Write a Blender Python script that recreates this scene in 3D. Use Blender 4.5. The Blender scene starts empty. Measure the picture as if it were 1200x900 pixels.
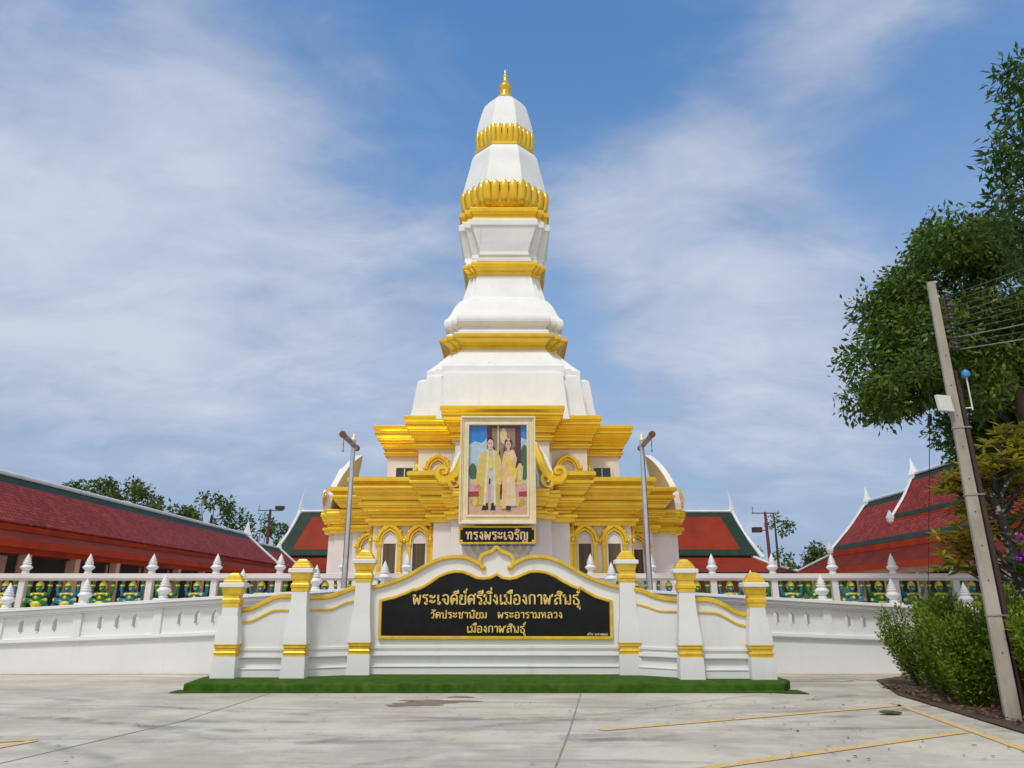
import bpy, math, random
import numpy as np
from mathutils import Vector
from mathutils.geometry import tessellate_polygon

random.seed(7)
RNG = np.random.default_rng(7)
R = math.radians
SC = bpy.context.scene
COL = SC.collection

# ------------------------------------------------------------------ camera, sky, sun, exposure
F_PX = 832.0
PITCH = R(17.04)
CP, SP = math.cos(PITCH), math.sin(PITCH)
CAM_H = 1.6
cam = bpy.data.cameras.new('camera')
cam.sensor_width = 36.0
cam.lens = 36.0 * F_PX / 1200.0
cam.clip_start = 0.1
cam.clip_end = 3000
cam_o = bpy.data.objects.new('camera', cam)
cam_o.location = (0, 0, CAM_H)
cam_o.rotation_euler = (math.pi / 2 + PITCH, 0, 0)
COL.objects.link(cam_o)
SC.camera = cam_o


def ray(px, py):
    u = (px - 600) / F_PX
    v = (450 - py) / F_PX
    return Vector((u, CP - v * SP, SP + v * CP))


def at(px, py, Y):
    d = ray(px, py)
    t = Y / d.y
    return Vector((d.x * t, Y, CAM_H + d.z * t))


SUN_EL, SUN_AZ = 58.0, 205.0          # azimuth measured clockwise from +Y (the viewing direction)
world = bpy.data.worlds.new('World')
SC.world = world
world.use_nodes = True
wn, wl = world.node_tree.nodes, world.node_tree.links
bg = wn['Background']
sky = wn.new('ShaderNodeTexSky')
sky.sky_type = 'NISHITA'
sky.sun_disc = False
sky.sun_elevation = R(SUN_EL)
sky.sun_rotation = R(SUN_AZ)
sky.air_density = 1.0
sky.dust_density = 0.6
sky.ozone_density = 1.6


def N(tree, kind, **kw):
    n = tree.nodes.new(kind)
    for k, v in kw.items():
        if k == 'inp':
            for i, val in v.items():
                n.inputs[i].default_value = val
        else:
            setattr(n, k, v)
    return n


def math_node(tree, op, a, b=None, c=None, clamp=False):
    n = tree.nodes.new('ShaderNodeMath')
    n.operation = op
    n.use_clamp = clamp
    for i, x in enumerate((a, b, c)):
        if x is None:
            continue
        if isinstance(x, (int, float)):
            n.inputs[i].default_value = x
        else:
            tree.links.new(x, n.inputs[i])
    return n.outputs[0]


wt = world.node_tree
tc = wn.new('ShaderNodeTexCoord')
sep = wn.new('ShaderNodeSeparateXYZ')
wl.new(tc.outputs['Generated'], sep.inputs[0])
den = math_node(wt, 'ADD', math_node(wt, 'MAXIMUM', sep.outputs['Z'], 0.0), 0.30)
cx = math_node(wt, 'DIVIDE', sep.outputs['X'], den)
cy = math_node(wt, 'DIVIDE', sep.outputs['Y'], den)
comb = wn.new('ShaderNodeCombineXYZ')
wl.new(cx, comb.inputs[0])
wl.new(cy, comb.inputs[1])


def wnoise(scale, detail, rough, rot=0.0, sc=(1, 1, 1), off=(0, 0, 0), dist=0.0):
    mp = N(wt, 'ShaderNodeMapping')
    mp.inputs['Scale'].default_value = sc
    mp.inputs['Rotation'].default_value = (0, 0, rot)
    mp.inputs['Location'].default_value = off
    wl.new(comb.outputs[0], mp.inputs[0])
    nz = N(wt, 'ShaderNodeTexNoise', inp={'Scale': scale, 'Detail': detail, 'Roughness': rough, 'Distortion': dist})
    wl.new(mp.outputs[0], nz.inputs['Vector'])
    return nz.outputs['Fac']


def blob(px, py, deg, weight):
    d = ray(px, py).normalized()
    vm = N(wt, 'ShaderNodeVectorMath', operation='DOT_PRODUCT')
    wl.new(tc.outputs['Generated'], vm.inputs[0])
    vm.inputs[1].default_value = d
    mr = N(wt, 'ShaderNodeMapRange', interpolation_type='SMOOTHSTEP')
    wl.new(vm.outputs['Value'], mr.inputs['Value'])
    mr.inputs['From Min'].default_value = math.cos(R(deg))
    mr.inputs['From Max'].default_value = 1.0
    mr.inputs['To Min'].default_value = 0.0
    mr.inputs['To Max'].default_value = weight
    return mr.outputs[0]


cov = math_node(wt, 'MULTIPLY', wnoise(1.9, 7, 0.56, 0.5, (1.0, 1.35, 1), (3.1, 1.7, 0), 0.5), 1.45)
cov = math_node(wt, 'ADD', cov, math_node(wt, 'MULTIPLY', wnoise(6.0, 7, 0.62, -0.4, (1, 1.6, 1), (0.3, 5.7, 0), 0.8), 0.46))
cov = math_node(wt, 'SUBTRACT', cov, 0.09)
for b in ((110, 190, 18, .34), (300, 60, 12, .16), (60, 330, 16, .32), (230, 300, 17, .34), (60, 40, 8, -.08), (420, 300, 8, .02), (130, 470, 13, .16), (470, 400, 13, .22), (400, 520, 14, .16),
          (830, 310, 14, .44), (720, 250, 9, .16), (960, 400, 12, .26), (830, 185, 5, .18), (1000, 40, 8, .16), (880, 480, 14, .24),
          (720, 60, 14, -.22), (560, 90, 9, -.16), (1090, 230, 13, -.18), (940, 200, 7, -.12), (690, 130, 8, -.14),
          (1130, 90, 10, -.08), (680, 340, 4, -.12)):
    cov = math_node(wt, 'ADD', cov, blob(*b))
cmask = N(wt, 'ShaderNodeMapRange', interpolation_type='SMOOTHSTEP')
wl.new(cov, cmask.inputs['Value'])
cmask.inputs['From Min'].default_value = 0.56
cmask.inputs['From Max'].default_value = 1.42
cmask.inputs['To Max'].default_value = 0.84
# low haze of the overcast horizon
hz = N(wt, 'ShaderNodeMapRange', interpolation_type='SMOOTHSTEP')
wl.new(sep.outputs['Z'], hz.inputs['Value'])
hz.inputs['From Min'].default_value = 0.0
hz.inputs['From Max'].default_value = 0.78
hz.inputs['To Min'].default_value = 0.97
hz.inputs['To Max'].default_value = 0.06
cloud_col = N(wt, 'ShaderNodeMixRGB')
shade = N(wt, 'ShaderNodeMapRange')
shv = math_node(wt, 'ADD', math_node(wt, 'MULTIPLY', cov, 0.55), math_node(wt, 'MULTIPLY', wnoise(3.4, 7, 0.6, 0.2, (1, 1.7, 1), (7.3, 2.2, 0), 0.7), 1.15))
wl.new(shv, shade.inputs['Value'])
shade.inputs['From Min'].default_value = 0.85
shade.inputs['From Max'].default_value = 1.65
wl.new(shade.outputs[0], cloud_col.inputs[0])
cloud_col.inputs[1].default_value = (1.95, 2.55, 3.75, 1)
cloud_col.inputs[2].default_value = (4.3, 4.6, 5.3, 1)
skymix = N(wt, 'ShaderNodeMixRGB', blend_type='MULTIPLY')
skymix.inputs[0].default_value = 1.0
wl.new(sky.outputs[0], skymix.inputs[1])
skymix.inputs[2].default_value = (0.54, 1.03, 1.32, 1)
hmix = N(wt, 'ShaderNodeMixRGB')
wl.new(hz.outputs[0], hmix.inputs[0])
wl.new(skymix.outputs[0], hmix.inputs[1])
hmix.inputs[2].default_value = (2.35, 2.98, 4.05, 1)
smix = N(wt, 'ShaderNodeMixRGB')
wl.new(cmask.outputs[0], smix.inputs[0])
wl.new(hmix.outputs[0], smix.inputs[1])
wl.new(cloud_col.outputs[0], smix.inputs[2])
# added, unseen white cloud bank behind the viewer to whiten the ambient light
fill_bank = N(wt, 'ShaderNodeMapRange', interpolation_type='SMOOTHSTEP')
wl.new(sep.outputs['Y'], fill_bank.inputs['Value'])
fill_bank.inputs['From Min'].default_value = 0.15
fill_bank.inputs['From Max'].default_value = -0.45
fill_bank.inputs['To Max'].default_value = 0.85
fill_mix = N(wt, 'ShaderNodeMixRGB')
wl.new(fill_bank.outputs[0], fill_mix.inputs[0])
wl.new(smix.outputs[0], fill_mix.inputs[1])
fill_mix.inputs[2].default_value = (5.6, 5.35, 4.9, 1)
wl.new(fill_mix.outputs[0], bg.inputs['Color'])
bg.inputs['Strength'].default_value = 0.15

sun = bpy.data.lights.new('sun', 'SUN')
sun.energy = 2.05
sun.angle = R(9.0)
sun.color = (1.0, 0.955, 0.88)
sun_o = bpy.data.objects.new('sun', sun)
_az, _el = R(SUN_AZ), R(SUN_EL)
to_sun = Vector((math.sin(_az) * math.cos(_el), math.cos(_az) * math.cos(_el), math.sin(_el)))
sun_o.rotation_euler = to_sun.to_track_quat('Z', 'Y').to_euler()
COL.objects.link(sun_o)

SC.view_settings.view_transform = 'Standard'
SC.view_settings.look = 'None'
SC.view_settings.exposure = 0.0
SC.view_settings.gamma = 1.0
SC.view_settings.use_curve_mapping = False
SC.cycles.max_bounces = 6
SC.cycles.use_denoising = True

# ------------------------------------------------------------------ materials


def mat(name, c1, c2=None, scale=3.0, rough=0.6, metal=0.0, bump=0.0, bscale=30.0, coord='Object',
        stretch=(1, 1, 1), detail=5, lo=0.35, hi=0.7, streak=None, spec=0.5, coat=0.0, rvar=0.0):
    m = bpy.data.materials.new(name)
    m.use_nodes = True
    t = m.node_tree
    p = t.nodes['Principled BSDF']
    p.inputs['Roughness'].default_value = rough
    p.inputs['Metallic'].default_value = metal
    p.inputs['Specular IOR Level'].default_value = spec
    p.inputs['Coat Weight'].default_value = coat
    p.inputs['Base Color'].default_value = (*c1, 1)
    tcn = t.nodes.new('ShaderNodeTexCoord')
    mp = N(t, 'ShaderNodeMapping')
    mp.inputs['Scale'].default_value = stretch
    t.links.new(tcn.outputs[coord], mp.inputs[0])
    col = None
    if c2 is not None:
        nz = N(t, 'ShaderNodeTexNoise', inp={'Scale': scale, 'Detail': detail, 'Roughness': 0.6})
        t.links.new(mp.outputs[0], nz.inputs['Vector'])
        mr = N(t, 'ShaderNodeMapRange', interpolation_type='SMOOTHSTEP', inp={'From Min': lo, 'From Max': hi})
        t.links.new(nz.outputs['Fac'], mr.inputs['Value'])
        mx = N(t, 'ShaderNodeMixRGB')
        mx.inputs[1].default_value = (*c1, 1)
        mx.inputs[2].default_value = (*c2, 1)
        t.links.new(mr.outputs[0], mx.inputs[0])
        col = mx.outputs[0]
        if rvar:
            rr = math_node(t, 'MULTIPLY_ADD', mr.outputs[0], rvar, rough)
            t.links.new(rr, p.inputs['Roughness'])
    if streak:
        mp2 = N(t, 'ShaderNodeMapping')
        mp2.inputs['Scale'].default_value = streak[1]
        t.links.new(tcn.outputs[coord], mp2.inputs[0])
        n2 = N(t, 'ShaderNodeTexNoise', inp={'Scale': 1.0, 'Detail': 6, 'Roughness': 0.65})
        t.links.new(mp2.outputs[0], n2.inputs['Vector'])
        m2 = N(t, 'ShaderNodeMapRange', interpolation_type='SMOOTHSTEP', inp={'From Min': streak[2], 'From Max': streak[3]})
        t.links.new(n2.outputs['Fac'], m2.inputs['Value'])
        m2.inputs['To Max'].default_value = streak[4]
        x2 = N(t, 'ShaderNodeMixRGB')
        x2.inputs[1].default_value = (*c1, 1)
        if col is not None:
            t.links.new(col, x2.inputs[1])
        x2.inputs[2].default_value = (*streak[0], 1)
        t.links.new(m2.outputs[0], x2.inputs[0])
        col = x2.outputs[0]
    if col is not None:
        t.links.new(col, p.inputs['Base Color'])
    if bump:
        nb = N(t, 'ShaderNodeTexNoise', inp={'Scale': bscale, 'Detail': 6, 'Roughness': 0.6})
        t.links.new(mp.outputs[0], nb.inputs['Vector'])
        bp = N(t, 'ShaderNodeBump', inp={'Strength': bump, 'Distance': 0.02})
        t.links.new(nb.outputs['Fac'], bp.inputs['Height'])
        t.links.new(bp.outputs[0], p.inputs['Normal'])
    return m


def leaf_mat(name, cols, trans=0.35, rough=0.5):
    m = bpy.data.materials.new(name)
    m.use_nodes = True
    t = m.node_tree
    p = t.nodes['Principled BSDF']
    p.inputs['Roughness'].default_value = rough
    p.inputs['Specular IOR Level'].default_value = 0.35
    g = t.nodes.new('ShaderNodeNewGeometry')
    rp = t.nodes.new('ShaderNodeValToRGB')
    e = rp.color_ramp.elements
    e[0].color = (*cols[0], 1)
    e[1].color = (*cols[-1], 1)
    for i, c in enumerate(cols[1:-1]):
        k = e.new((i + 1) / (len(cols) - 1))
        k.color = (*c, 1)
    t.links.new(g.outputs['Random Per Island'], rp.inputs[0])
    t.links.new(rp.outputs[0], p.inputs['Base Color'])
    tr = t.nodes.new('ShaderNodeBsdfTranslucent')
    t.links.new(rp.outputs[0], tr.inputs[0])
    mx = t.nodes.new('ShaderNodeMixShader')
    mx.inputs[0].default_value = trans
    t.links.new(p.outputs[0], mx.inputs[1])
    t.links.new(tr.outputs[0], mx.inputs[2])
    t.links.new(mx.outputs[0], t.nodes['Material Output'].inputs[0])
    return m


def tile_mat(name, c1, c2, c3, axis, w=0.16, h=0.11):
    m = bpy.data.materials.new(name)
    m.use_nodes = True
    t = m.node_tree
    p = t.nodes['Principled BSDF']
    p.inputs['Roughness'].default_value = 0.6
    p.inputs['Specular IOR Level'].default_value = 0.10
    tcn = t.nodes.new('ShaderNodeTexCoord')
    sp = t.nodes.new('ShaderNodeSeparateXYZ')
    t.links.new(tcn.outputs['Object'], sp.inputs[0])
    cb = t.nodes.new('ShaderNodeCombineXYZ')
    t.links.new(sp.outputs[axis], cb.inputs[0])
    t.links.new(math_node(t, 'MULTIPLY', sp.outputs['Z'], 1.25), cb.inputs[1])
    br = N(t, 'ShaderNodeTexBrick', inp={'Scale': 1.0, 'Mortar Size': 0.012, 'Brick Width': w, 'Row Height': h, 'Bias': 0.0})
    br.inputs['Color1'].default_value = (*c1, 1)
    br.inputs['Color2'].default_value = (*c2, 1)
    br.inputs['Mortar'].default_value = (*c3, 1)
    t.links.new(cb.outputs[0], br.inputs['Vector'])
    nz = N(t, 'ShaderNodeTexNoise', inp={'Scale': 0.5, 'Detail': 6, 'Roughness': 0.7})
    t.links.new(tcn.outputs['Object'], nz.inputs['Vector'])
    hs = N(t, 'ShaderNodeHueSaturation')
    t.links.new(br.outputs['Color'], hs.inputs['Color'])
    t.links.new(math_node(t, 'MULTIPLY_ADD', nz.outputs['Fac'], 0.9, 0.55), hs.inputs['Value'])
    t.links.new(hs.outputs[0], p.inputs['Base Color'])
    bp = N(t, 'ShaderNodeBump', inp={'Strength': 0.6, 'Distance': 0.03})
    t.links.new(br.outputs['Fac'], bp.inputs['Height'])
    bp.invert = True
    t.links.new(bp.outputs[0], p.inputs['Normal'])
    return m


WHITE = mat('white_paint', (.80, .80, .79), (.73, .735, .74), 0.8, 0.55, bump=0.10, bscale=7, detail=8,
            streak=((.52, .52, .50), (2.4, 2.4, .14), .56, .84, .6))
WHITE_WALL = mat('white_wall_paint', (.77, .775, .79), (.70, .71, .72), 0.55, 0.6, bump=0.08, bscale=10,
                 streak=((.46, .45, .42), (2.0, 2.0, .16), .57, .84, .6))
PINKWHITE = mat('aged_white_plaster', (.76, .71, .69), (.70, .64, .62), 0.9, 0.65, bump=0.06, bscale=12,
                streak=((.52, .47, .44), (2.0, 2.0, .16), .60, .86, .6))
GOLD = mat('gold_paint', (.85, .565, .028), (.77, .46, .020), 1.2, 0.26, metal=0.45, bump=0.03, bscale=9,
           streak=((.50, .31, .03), (2.6, 2.6, .25), .66, .92, .4), coat=0.3)
GOLD_LIGHT = mat('gold_trim_paint', (.83, .56, .06), (.66, .42, .03), 4.0, 0.35, metal=0.35, bump=0.05, bscale=20)
CREAM_GILT = mat('cream_gilt', (.80, .70, .46), (.72, .60, .36), 3.0, 0.35, metal=0.2)
BLACK_STONE = mat('black_polished_stone', (.005, .006, .007), (.010, .011, .013), 2.0, 0.10, spec=0.22)
LETTER = mat('gilt_letter', (.88, .66, .20), (.72, .50, .12), 20, 0.4, metal=0.1)
LETTER_PALE = mat('pale_gilt_letter', (.80, .58, .30), (.70, .48, .22), 20, 0.4, metal=0.2)
SMALL_LETTER = mat('small_white_letter', (.62, .60, .55))
STEEL = mat('stainless_steel', (.62, .64, .67), (.50, .52, .55), 2, 0.22, metal=0.9)
BROWNPINK = mat('weathered_pink_bar', (.36, .23, .20), (.22, .12, .09), 6, 0.6)
RUST = mat('rusty_cap', (.17, .07, .03), (.09, .04, .02), 8, 0.7)
TURF = mat('artificial_turf', (.062, .145, .014), (.036, .092, .010), 5.0, 0.9, bump=0.9, bscale=160,
           streak=((.10, .17, .035), (4, 4, 4), .48, .72, .7), spec=0.1)
CURTAIN = mat('brown_curtain', (.14, .095, .055), (.05, .032, .02), 1.0, 0.7, stretch=(22, 22, .3))
GREENGLASS = mat('dark_green_glass', (.03, .055, .05), None, rough=0.1)
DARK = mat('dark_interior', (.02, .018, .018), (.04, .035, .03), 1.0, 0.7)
PEACH = mat('peach_paint', (.62, .40, .28), (.52, .32, .22), 1.0, 0.7)
ORANGE = mat('orange_red_fascia', (.42, .045, .010), (.30, .030, .008), 0.7, 0.65, spec=.15)
DARKRED = mat('dark_red_board', (.22, .026, .018), (.15, .02, .015), 0.6, 0.55)
TILE_Y = tile_mat('maroon_roof_tile', (.35, .050, .036), (.19, .026, .019), (.07, .012, .010), 'Y', .20, .17)
SKIRT_Y = mat('red_brown_sheet_roof', (.17, .022, .009), (.12, .015, .008), 0.6, 0.7, spec=.12, streak=((.12, .03, .02), (.3, 2, 2), .5, .8, .6))
TILE_X = mat('orange_red_roof', (.26, .030, .010), (.19, .022, .008), 0.35, 0.6, spec=.15, streak=((.24, .03, .014), (1.4, 1, .1), .5, .8, .6))
GREENBAND = mat('green_roof_band', (.016, .040, .026), (.011, .027, .018), 0.9, 0.6, spec=.2)
RIDGE = mat('white_ridge', (.72, .74, .75), (.60, .62, .63), 1.0, 0.55)
CONC_POLE = mat('weathered_concrete', (.40, .37, .32), (.26, .23, .19), 2.5, 0.85, bump=0.35, bscale=25, stretch=(1, 1, .35),
                streak=((.15, .13, .11), (7, 7, .5), .58, .8, .7))
BARK = mat('tree_bark', (.085, .062, .045), (.045, .032, .024), 4, 0.9, bump=0.6, bscale=14, stretch=(1, 1, .3))
LICHEN_BARK = mat('lichen_bark', (.022, .019, .016), (.30, .30, .27), 11, 0.9, lo=.56, hi=.64, bump=0.4, bscale=20)
SOIL = mat('planting_soil', (.10, .062, .038), (.055, .034, .022), 3, 0.95, bump=0.8, bscale=20)
WIRE = mat('black_wire', (.012, .012, .013), rough=0.5)
PIPE = mat('brown_conduit', (.030, .014, .012), (.05, .02, .016), 3, 0.5)
PORCELAIN = mat('brown_porcelain', (.06, .045, .04), rough=0.3)
GALV = mat('galvanised_steel', (.34, .35, .35), (.24, .25, .25), 9, 0.5, metal=0.6)
BOXPLASTIC = mat('offwhite_plastic', (.62, .63, .60), (.50, .51, .48), 3, 0.5)
BLUE = mat('blue_plastic', (.02, .25, .55), rough=0.4)
REDPOLE = mat('red_painted_steel', (.15, .030, .028), (.08, .02, .02), 2, 0.55)
YELLOW = mat('worn_yellow_paint', (.72, .42, .06), (.58, .50, .36), 9.0, 0.75, lo=.40, hi=.62, detail=9)
GRASS = mat('rough_grass', (.06, .11, .03), (.035, .07, .02), .3, 0.95)
HILLMAT = mat('wooded_hill', (.05, .11, .04), (.03, .07, .03), .05, 0.95)
LEAF_BIG = leaf_mat('broadleaf_green', [(.028, .062, .009), (.056, .118, .012), (.100, .175, .016), (.17, .25, .028)], 0.35)
LEAF_EDGE = leaf_mat('glossy_dark_leaf', [(.026, .062, .012), (.050, .110, .018), (.085, .155, .028)], 0.32)
LEAF_BG = leaf_mat('distant_leaf', [(.045, .085, .014), (.085, .14, .022), (.15, .20, .035)], 0.35)
LEAF_HEDGE = leaf_mat('hedge_leaf', [(.055, .125, .008), (.12, .22, .012), (.21, .31, .022), (.34, .42, .05)], 0.45)
LEAF_YELLOW = leaf_mat('olive_yellow_leaf', [(.18, .17, .015), (.32, .27, .025), (.20, .26, .025), (.44, .38, .045), (.32, .16, .018)], 0.45)
LITTER = leaf_mat('dry_leaf', [(.10, .05, .025), (.20, .10, .04), (.28, .16, .07), (.06, .035, .02)], 0.1)
PURPLE = leaf_mat('purple_petal', [(.20, .02, .34), (.33, .05, .50)], 0.2)
TEAL = mat('teal_statue_paint', (.012, .24, .28), (.010, .15, .22), 9, 0.3)
GREEN = mat('green_statue_paint', (.030, .24, .050), (.02, .14, .04), 9, 0.3)
YELLOWST = mat('yellow_statue_paint', (.78, .62, .05), (.50, .50, .06), 14, 0.35)

# concrete car park
PAVE = bpy.data.materials.new('stained_concrete')
PAVE.use_nodes = True
t = PAVE.node_tree
p = t.nodes['Principled BSDF']
p.inputs['Roughness'].default_value = 0.8
tcn = t.nodes.new('ShaderNodeTexCoord')


def pnoise(scale, st, rot, detail, rough, lo, hi, dist=0.0):
    mp = N(t, 'ShaderNodeMapping')
    mp.inputs['Scale'].default_value = st
    mp.inputs['Rotation'].default_value = (0, 0, rot)
    t.links.new(tcn.outputs['Object'], mp.inputs[0])
    nz = N(t, 'ShaderNodeTexNoise', inp={'Scale': scale, 'Detail': detail, 'Roughness': rough, 'Distortion': dist})
    t.links.new(mp.outputs[0], nz.inputs['Vector'])
    mr = N(t, 'ShaderNodeMapRange', interpolation_type='SMOOTHSTEP', inp={'From Min': lo, 'From Max': hi})
    t.links.new(nz.outputs['Fac'], mr.inputs['Value'])
    return mr.outputs[0], nz.outputs['Fac']


def pmix(base, col, fac, k):
    x = N(t, 'ShaderNodeMixRGB')
    t.links.new(math_node(t, 'MULTIPLY', fac, k), x.inputs[0])
    if isinstance(base, tuple):
        x.inputs[1].default_value = (*base, 1)
    else:
        t.links.new(base, x.inputs[1])
    x.inputs[2].default_value = (*col, 1)
    return x.outputs[0]


c = pmix((.61, .56, .455), (.46, .415, .335), pnoise(.45, (1, 1, 1), 0, 9, .72, .40, .60)[0], 1.0)
c = pmix(c, (.29, .275, .24), pnoise(1.0, (.16, 1.5, 1), .25, 8, .72, .47, .70, .7)[0], .62)
c = pmix(c, (.24, .23, .205), pnoise(1.0, (.14, 1.9, 1), -.16, 8, .7, .55, .68, 1.2)[0], .6)
c = pmix(c, (.27, .255, .225), pnoise(1.0, (.10, 3.2, 1), .32, 8, .7, .56, .68, .8)[0], .6)
c = pmix(c, (.46, .40, .31), pnoise(.9, (1, 1, 1), 0, 6, .7, .55, .70, .4)[0], .55)
c = pmix(c, (.30, .26, .22), pnoise(3.2, (1, 1, 1), 0, 4, .6, .66, .74)[0], .55)
c = pmix(c, (.16, .14, .12), pnoise(26., (1, 1, 1), 0, 3, .5, .66, .74)[0], .7)
c = pmix(c, (.13, .115, .10), pnoise(7., (1, 1, 1), 0, 5, .6, .69, .74)[0], .6)
# curved tyre marks left by turning cars
spx = t.nodes.new('ShaderNodeSeparateXYZ')
t.links.new(tcn.outputs['Object'], spx.inputs[0])
fade = pnoise(.6, (1, 1, 1), 0, 6, .7, .44, .62)[0]
for (ux, uy, rad) in ((-3.0, 26.0, 15.2), (-3.0, 26.0, 16.7), (6.0, -3.0, 13.4), (6.0, -3.0, 14.9), (-9.5, 2.0, 9.6), (-9.5, 2.0, 8.2), (1.5, 31.0, 20.0), (1.5, 31.0, 21.5)):
    dx_ = math_node(t, 'SUBTRACT', spx.outputs['X'], ux)
    dy_ = math_node(t, 'SUBTRACT', spx.outputs['Y'], uy)
    dd = math_node(t, 'SQRT', math_node(t, 'ADD', math_node(t, 'MULTIPLY', dx_, dx_), math_node(t, 'MULTIPLY', dy_, dy_)))
    off_ = math_node(t, 'ABSOLUTE', math_node(t, 'SUBTRACT', dd, rad))
    mk = N(t, 'ShaderNodeMapRange', interpolation_type='SMOOTHSTEP', inp={'From Min': .17, 'From Max': .05})
    t.links.new(off_, mk.inputs['Value'])
    c = pmix(c, (.17, .16, .155), math_node(t, 'MULTIPLY', mk.outputs[0], fade), .55)
t.links.new(c, p.inputs['Base Color'])
_, nb = pnoise(40, (1, 1, 1), 0, 5, .6, 0, 1)
bp = N(t, 'ShaderNodeBump', inp={'Strength': .12, 'Distance': .01})
t.links.new(nb, bp.inputs['Height'])
t.links.new(bp.outputs[0], p.inputs['Normal'])
SEAM = mat('dark_joint_sealant', (.20, .19, .18), (.34, .32, .30), 4, 0.9)
STAIN = mat('dried_mud_stain', (.19, .145, .105), (.29, .235, .185), 3, 0.9)

# ------------------------------------------------------------------ mesh helpers


class MB:
    def __init__(s):
        s.v, s.f, s.m, s.sm = [], [], [], []

    def add(s, vs, fs, m=0, smooth=False):
        o = len(s.v)
        s.v += [tuple(x) for x in vs]
        for f in fs:
            s.f.append(tuple(i + o for i in f))
            s.m.append(m)
            s.sm.append(smooth)

    def box(s, x0, x1, y0, y1, z0, z1, m=0):
        vs = [(x, y, z) for z in (z0, z1) for y in (y0, y1) for x in (x0, x1)]
        s.add(vs, [(0, 2, 3, 1), (4, 5, 7, 6), (0, 1, 5, 4), (2, 6, 7, 3), (0, 4, 6, 2), (1, 3, 7, 5)], m)

    def hexa(s, pts, m=0):
        """eight corners: bottom four (counter clockwise), top four."""
        s.add(pts, [(3, 2, 1, 0), (4, 5, 6, 7), (0, 1, 5, 4), (1, 2, 6, 5), (2, 3, 7, 6), (3, 0, 4, 7)], m)

    def loft(s, rings, m=0, cap=(True, True), smooth=False, close=True):
        n = len(rings[0])
        vs = [p for r in rings for p in r]
        fs = []
        for k in range(len(rings) - 1):
            for i in range(n if close else n - 1):
                j = (i + 1) % n
                fs.append((k * n + i, k * n + j, (k + 1) * n + j, (k + 1) * n + i))
        s.add(vs, fs, m, smooth)
        if cap[0]:
            s.poly(rings[0][::-1], m)
        if cap[1]:
            s.poly(rings[-1], m)

    def poly(s, pts, m=0):
        s.add(pts, [tuple(range(len(pts)))], m)

    def plate(s, loops, y0, y1, m=0, f=None, back=True):
        """flat slab: loops of (x, z), the first the outline and the others holes; y0 is the front."""
        tri = tessellate_polygon([[Vector((a, b, 0)) for a, b in lp] for lp in loops])
        flat = [q for lp in loops for q in lp]
        n = len(flat)
        g = f or (lambda a, y, b: (a, y, b))
        vs = [g(a, y0, b) for a, b in flat] + [g(a, y1, b) for a, b in flat]
        fs = []
        for a, b, c_ in tri:
            pa, pb, pc = flat[a], flat[b], flat[c_]
            ar = (pb[0] - pa[0]) * (pc[1] - pa[1]) - (pb[1] - pa[1]) * (pc[0] - pa[0])
            if ar < 0:
                a, c_ = c_, a
            fs.append((a, b, c_))
            if back:
                fs.append((n + c_, n + b, n + a))
        o = 0
        for lp in loops:
            k = len(lp)
            area = sum(lp[i][0] * lp[(i + 1) % k][1] - lp[(i + 1) % k][0] * lp[i][1] for i in range(k))
            outer = lp is loops[0]
            for i in range(k):
                j = (i + 1) % k
                q = (o + i, o + j, n + o + j, n + o + i)
                if (area > 0) == outer:
                    q = q[::-1]
                fs.append(q)
            o += k
        s.add(vs, fs, m)

    def sweep(s, pts, w, y0, y1, m=0, closed=False, f=None, crown=0.0):
        """rectangular moulding following a line of (x, z); w may be a list."""
        n = len(pts)
        ws = w if isinstance(w, (list, tuple)) else [w] * n
        rings = []
        for i in range(n):
            a = Vector(pts[i - 1] if (i or closed) else pts[i])
            b = Vector(pts[(i + 1) % n] if (i < n - 1 or closed) else pts[i])
            q = Vector(pts[i])
            d1 = (q - a).normalized() if (q - a).length > 1e-6 else (b - q).normalized()
            d2 = (b - q).normalized() if (b - q).length > 1e-6 else d1
            d = (d1 + d2)
            d = d.normalized() if d.length > 1e-4 else d1
            nrm = Vector((-d.y, d.x))
            k = min(1.6, 1.0 / max(.3, nrm.dot(Vector((-d1.y, d1.x)))))
            h = ws[i] * .5 * k
            l, r = q + nrm * h, q - nrm * h
            g = f or (lambda x, y, z: (x, y, z))
            if crown:
                ll, rr = q + nrm * h * .55, q - nrm * h * .55
                rings.append([g(l.x, y1, l.y), g(l.x, y0 + crown, l.y), g(ll.x, y0, ll.y), g(rr.x, y0, rr.y),
                              g(r.x, y0 + crown, r.y), g(r.x, y1, r.y)])
            else:
                rings.append([g(l.x, y1, l.y), g(l.x, y0, l.y), g(r.x, y0, r.y), g(r.x, y1, r.y)])
        if closed:
            rings.append(rings[0])
        s.loft(rings, m, (not closed, not closed))

    def tube(s, pts, rad, n=8, m=0, smooth=True, cap=True, flat=1.0):
        pts = [Vector(q) for q in pts]
        rs = rad if isinstance(rad, (list, tuple)) else [rad] * len(pts)
        rings = []
        up = Vector((0, 0, 1))
        for i, q in enumerate(pts):
            d = (pts[min(i + 1, len(pts) - 1)] - pts[max(i - 1, 0)]).normalized()
            ref = up if abs(d.z) < .93 else Vector((0, 1, 0))
            a = d.cross(ref).normalized()
            b = d.cross(a).normalized()
            rings.append([q + (a * math.cos(th) + b * math.sin(th) * flat) * rs[i]
                          for th in [2 * math.pi * k / n for k in range(n)]])
        s.loft(rings, m, (cap, cap), smooth)

    def lathe(s, prof, c=(0, 0, 0), n=16, m=0, smooth=True, rot=0.0):
        rings = [[(c[0] + r * math.cos(2 * math.pi * k / n + rot), c[1] + r * math.sin(2 * math.pi * k / n + rot), c[2] + z)
                  for k in range(n)] for r, z in prof]
        s.loft(rings, m, (True, True), smooth)

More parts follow.
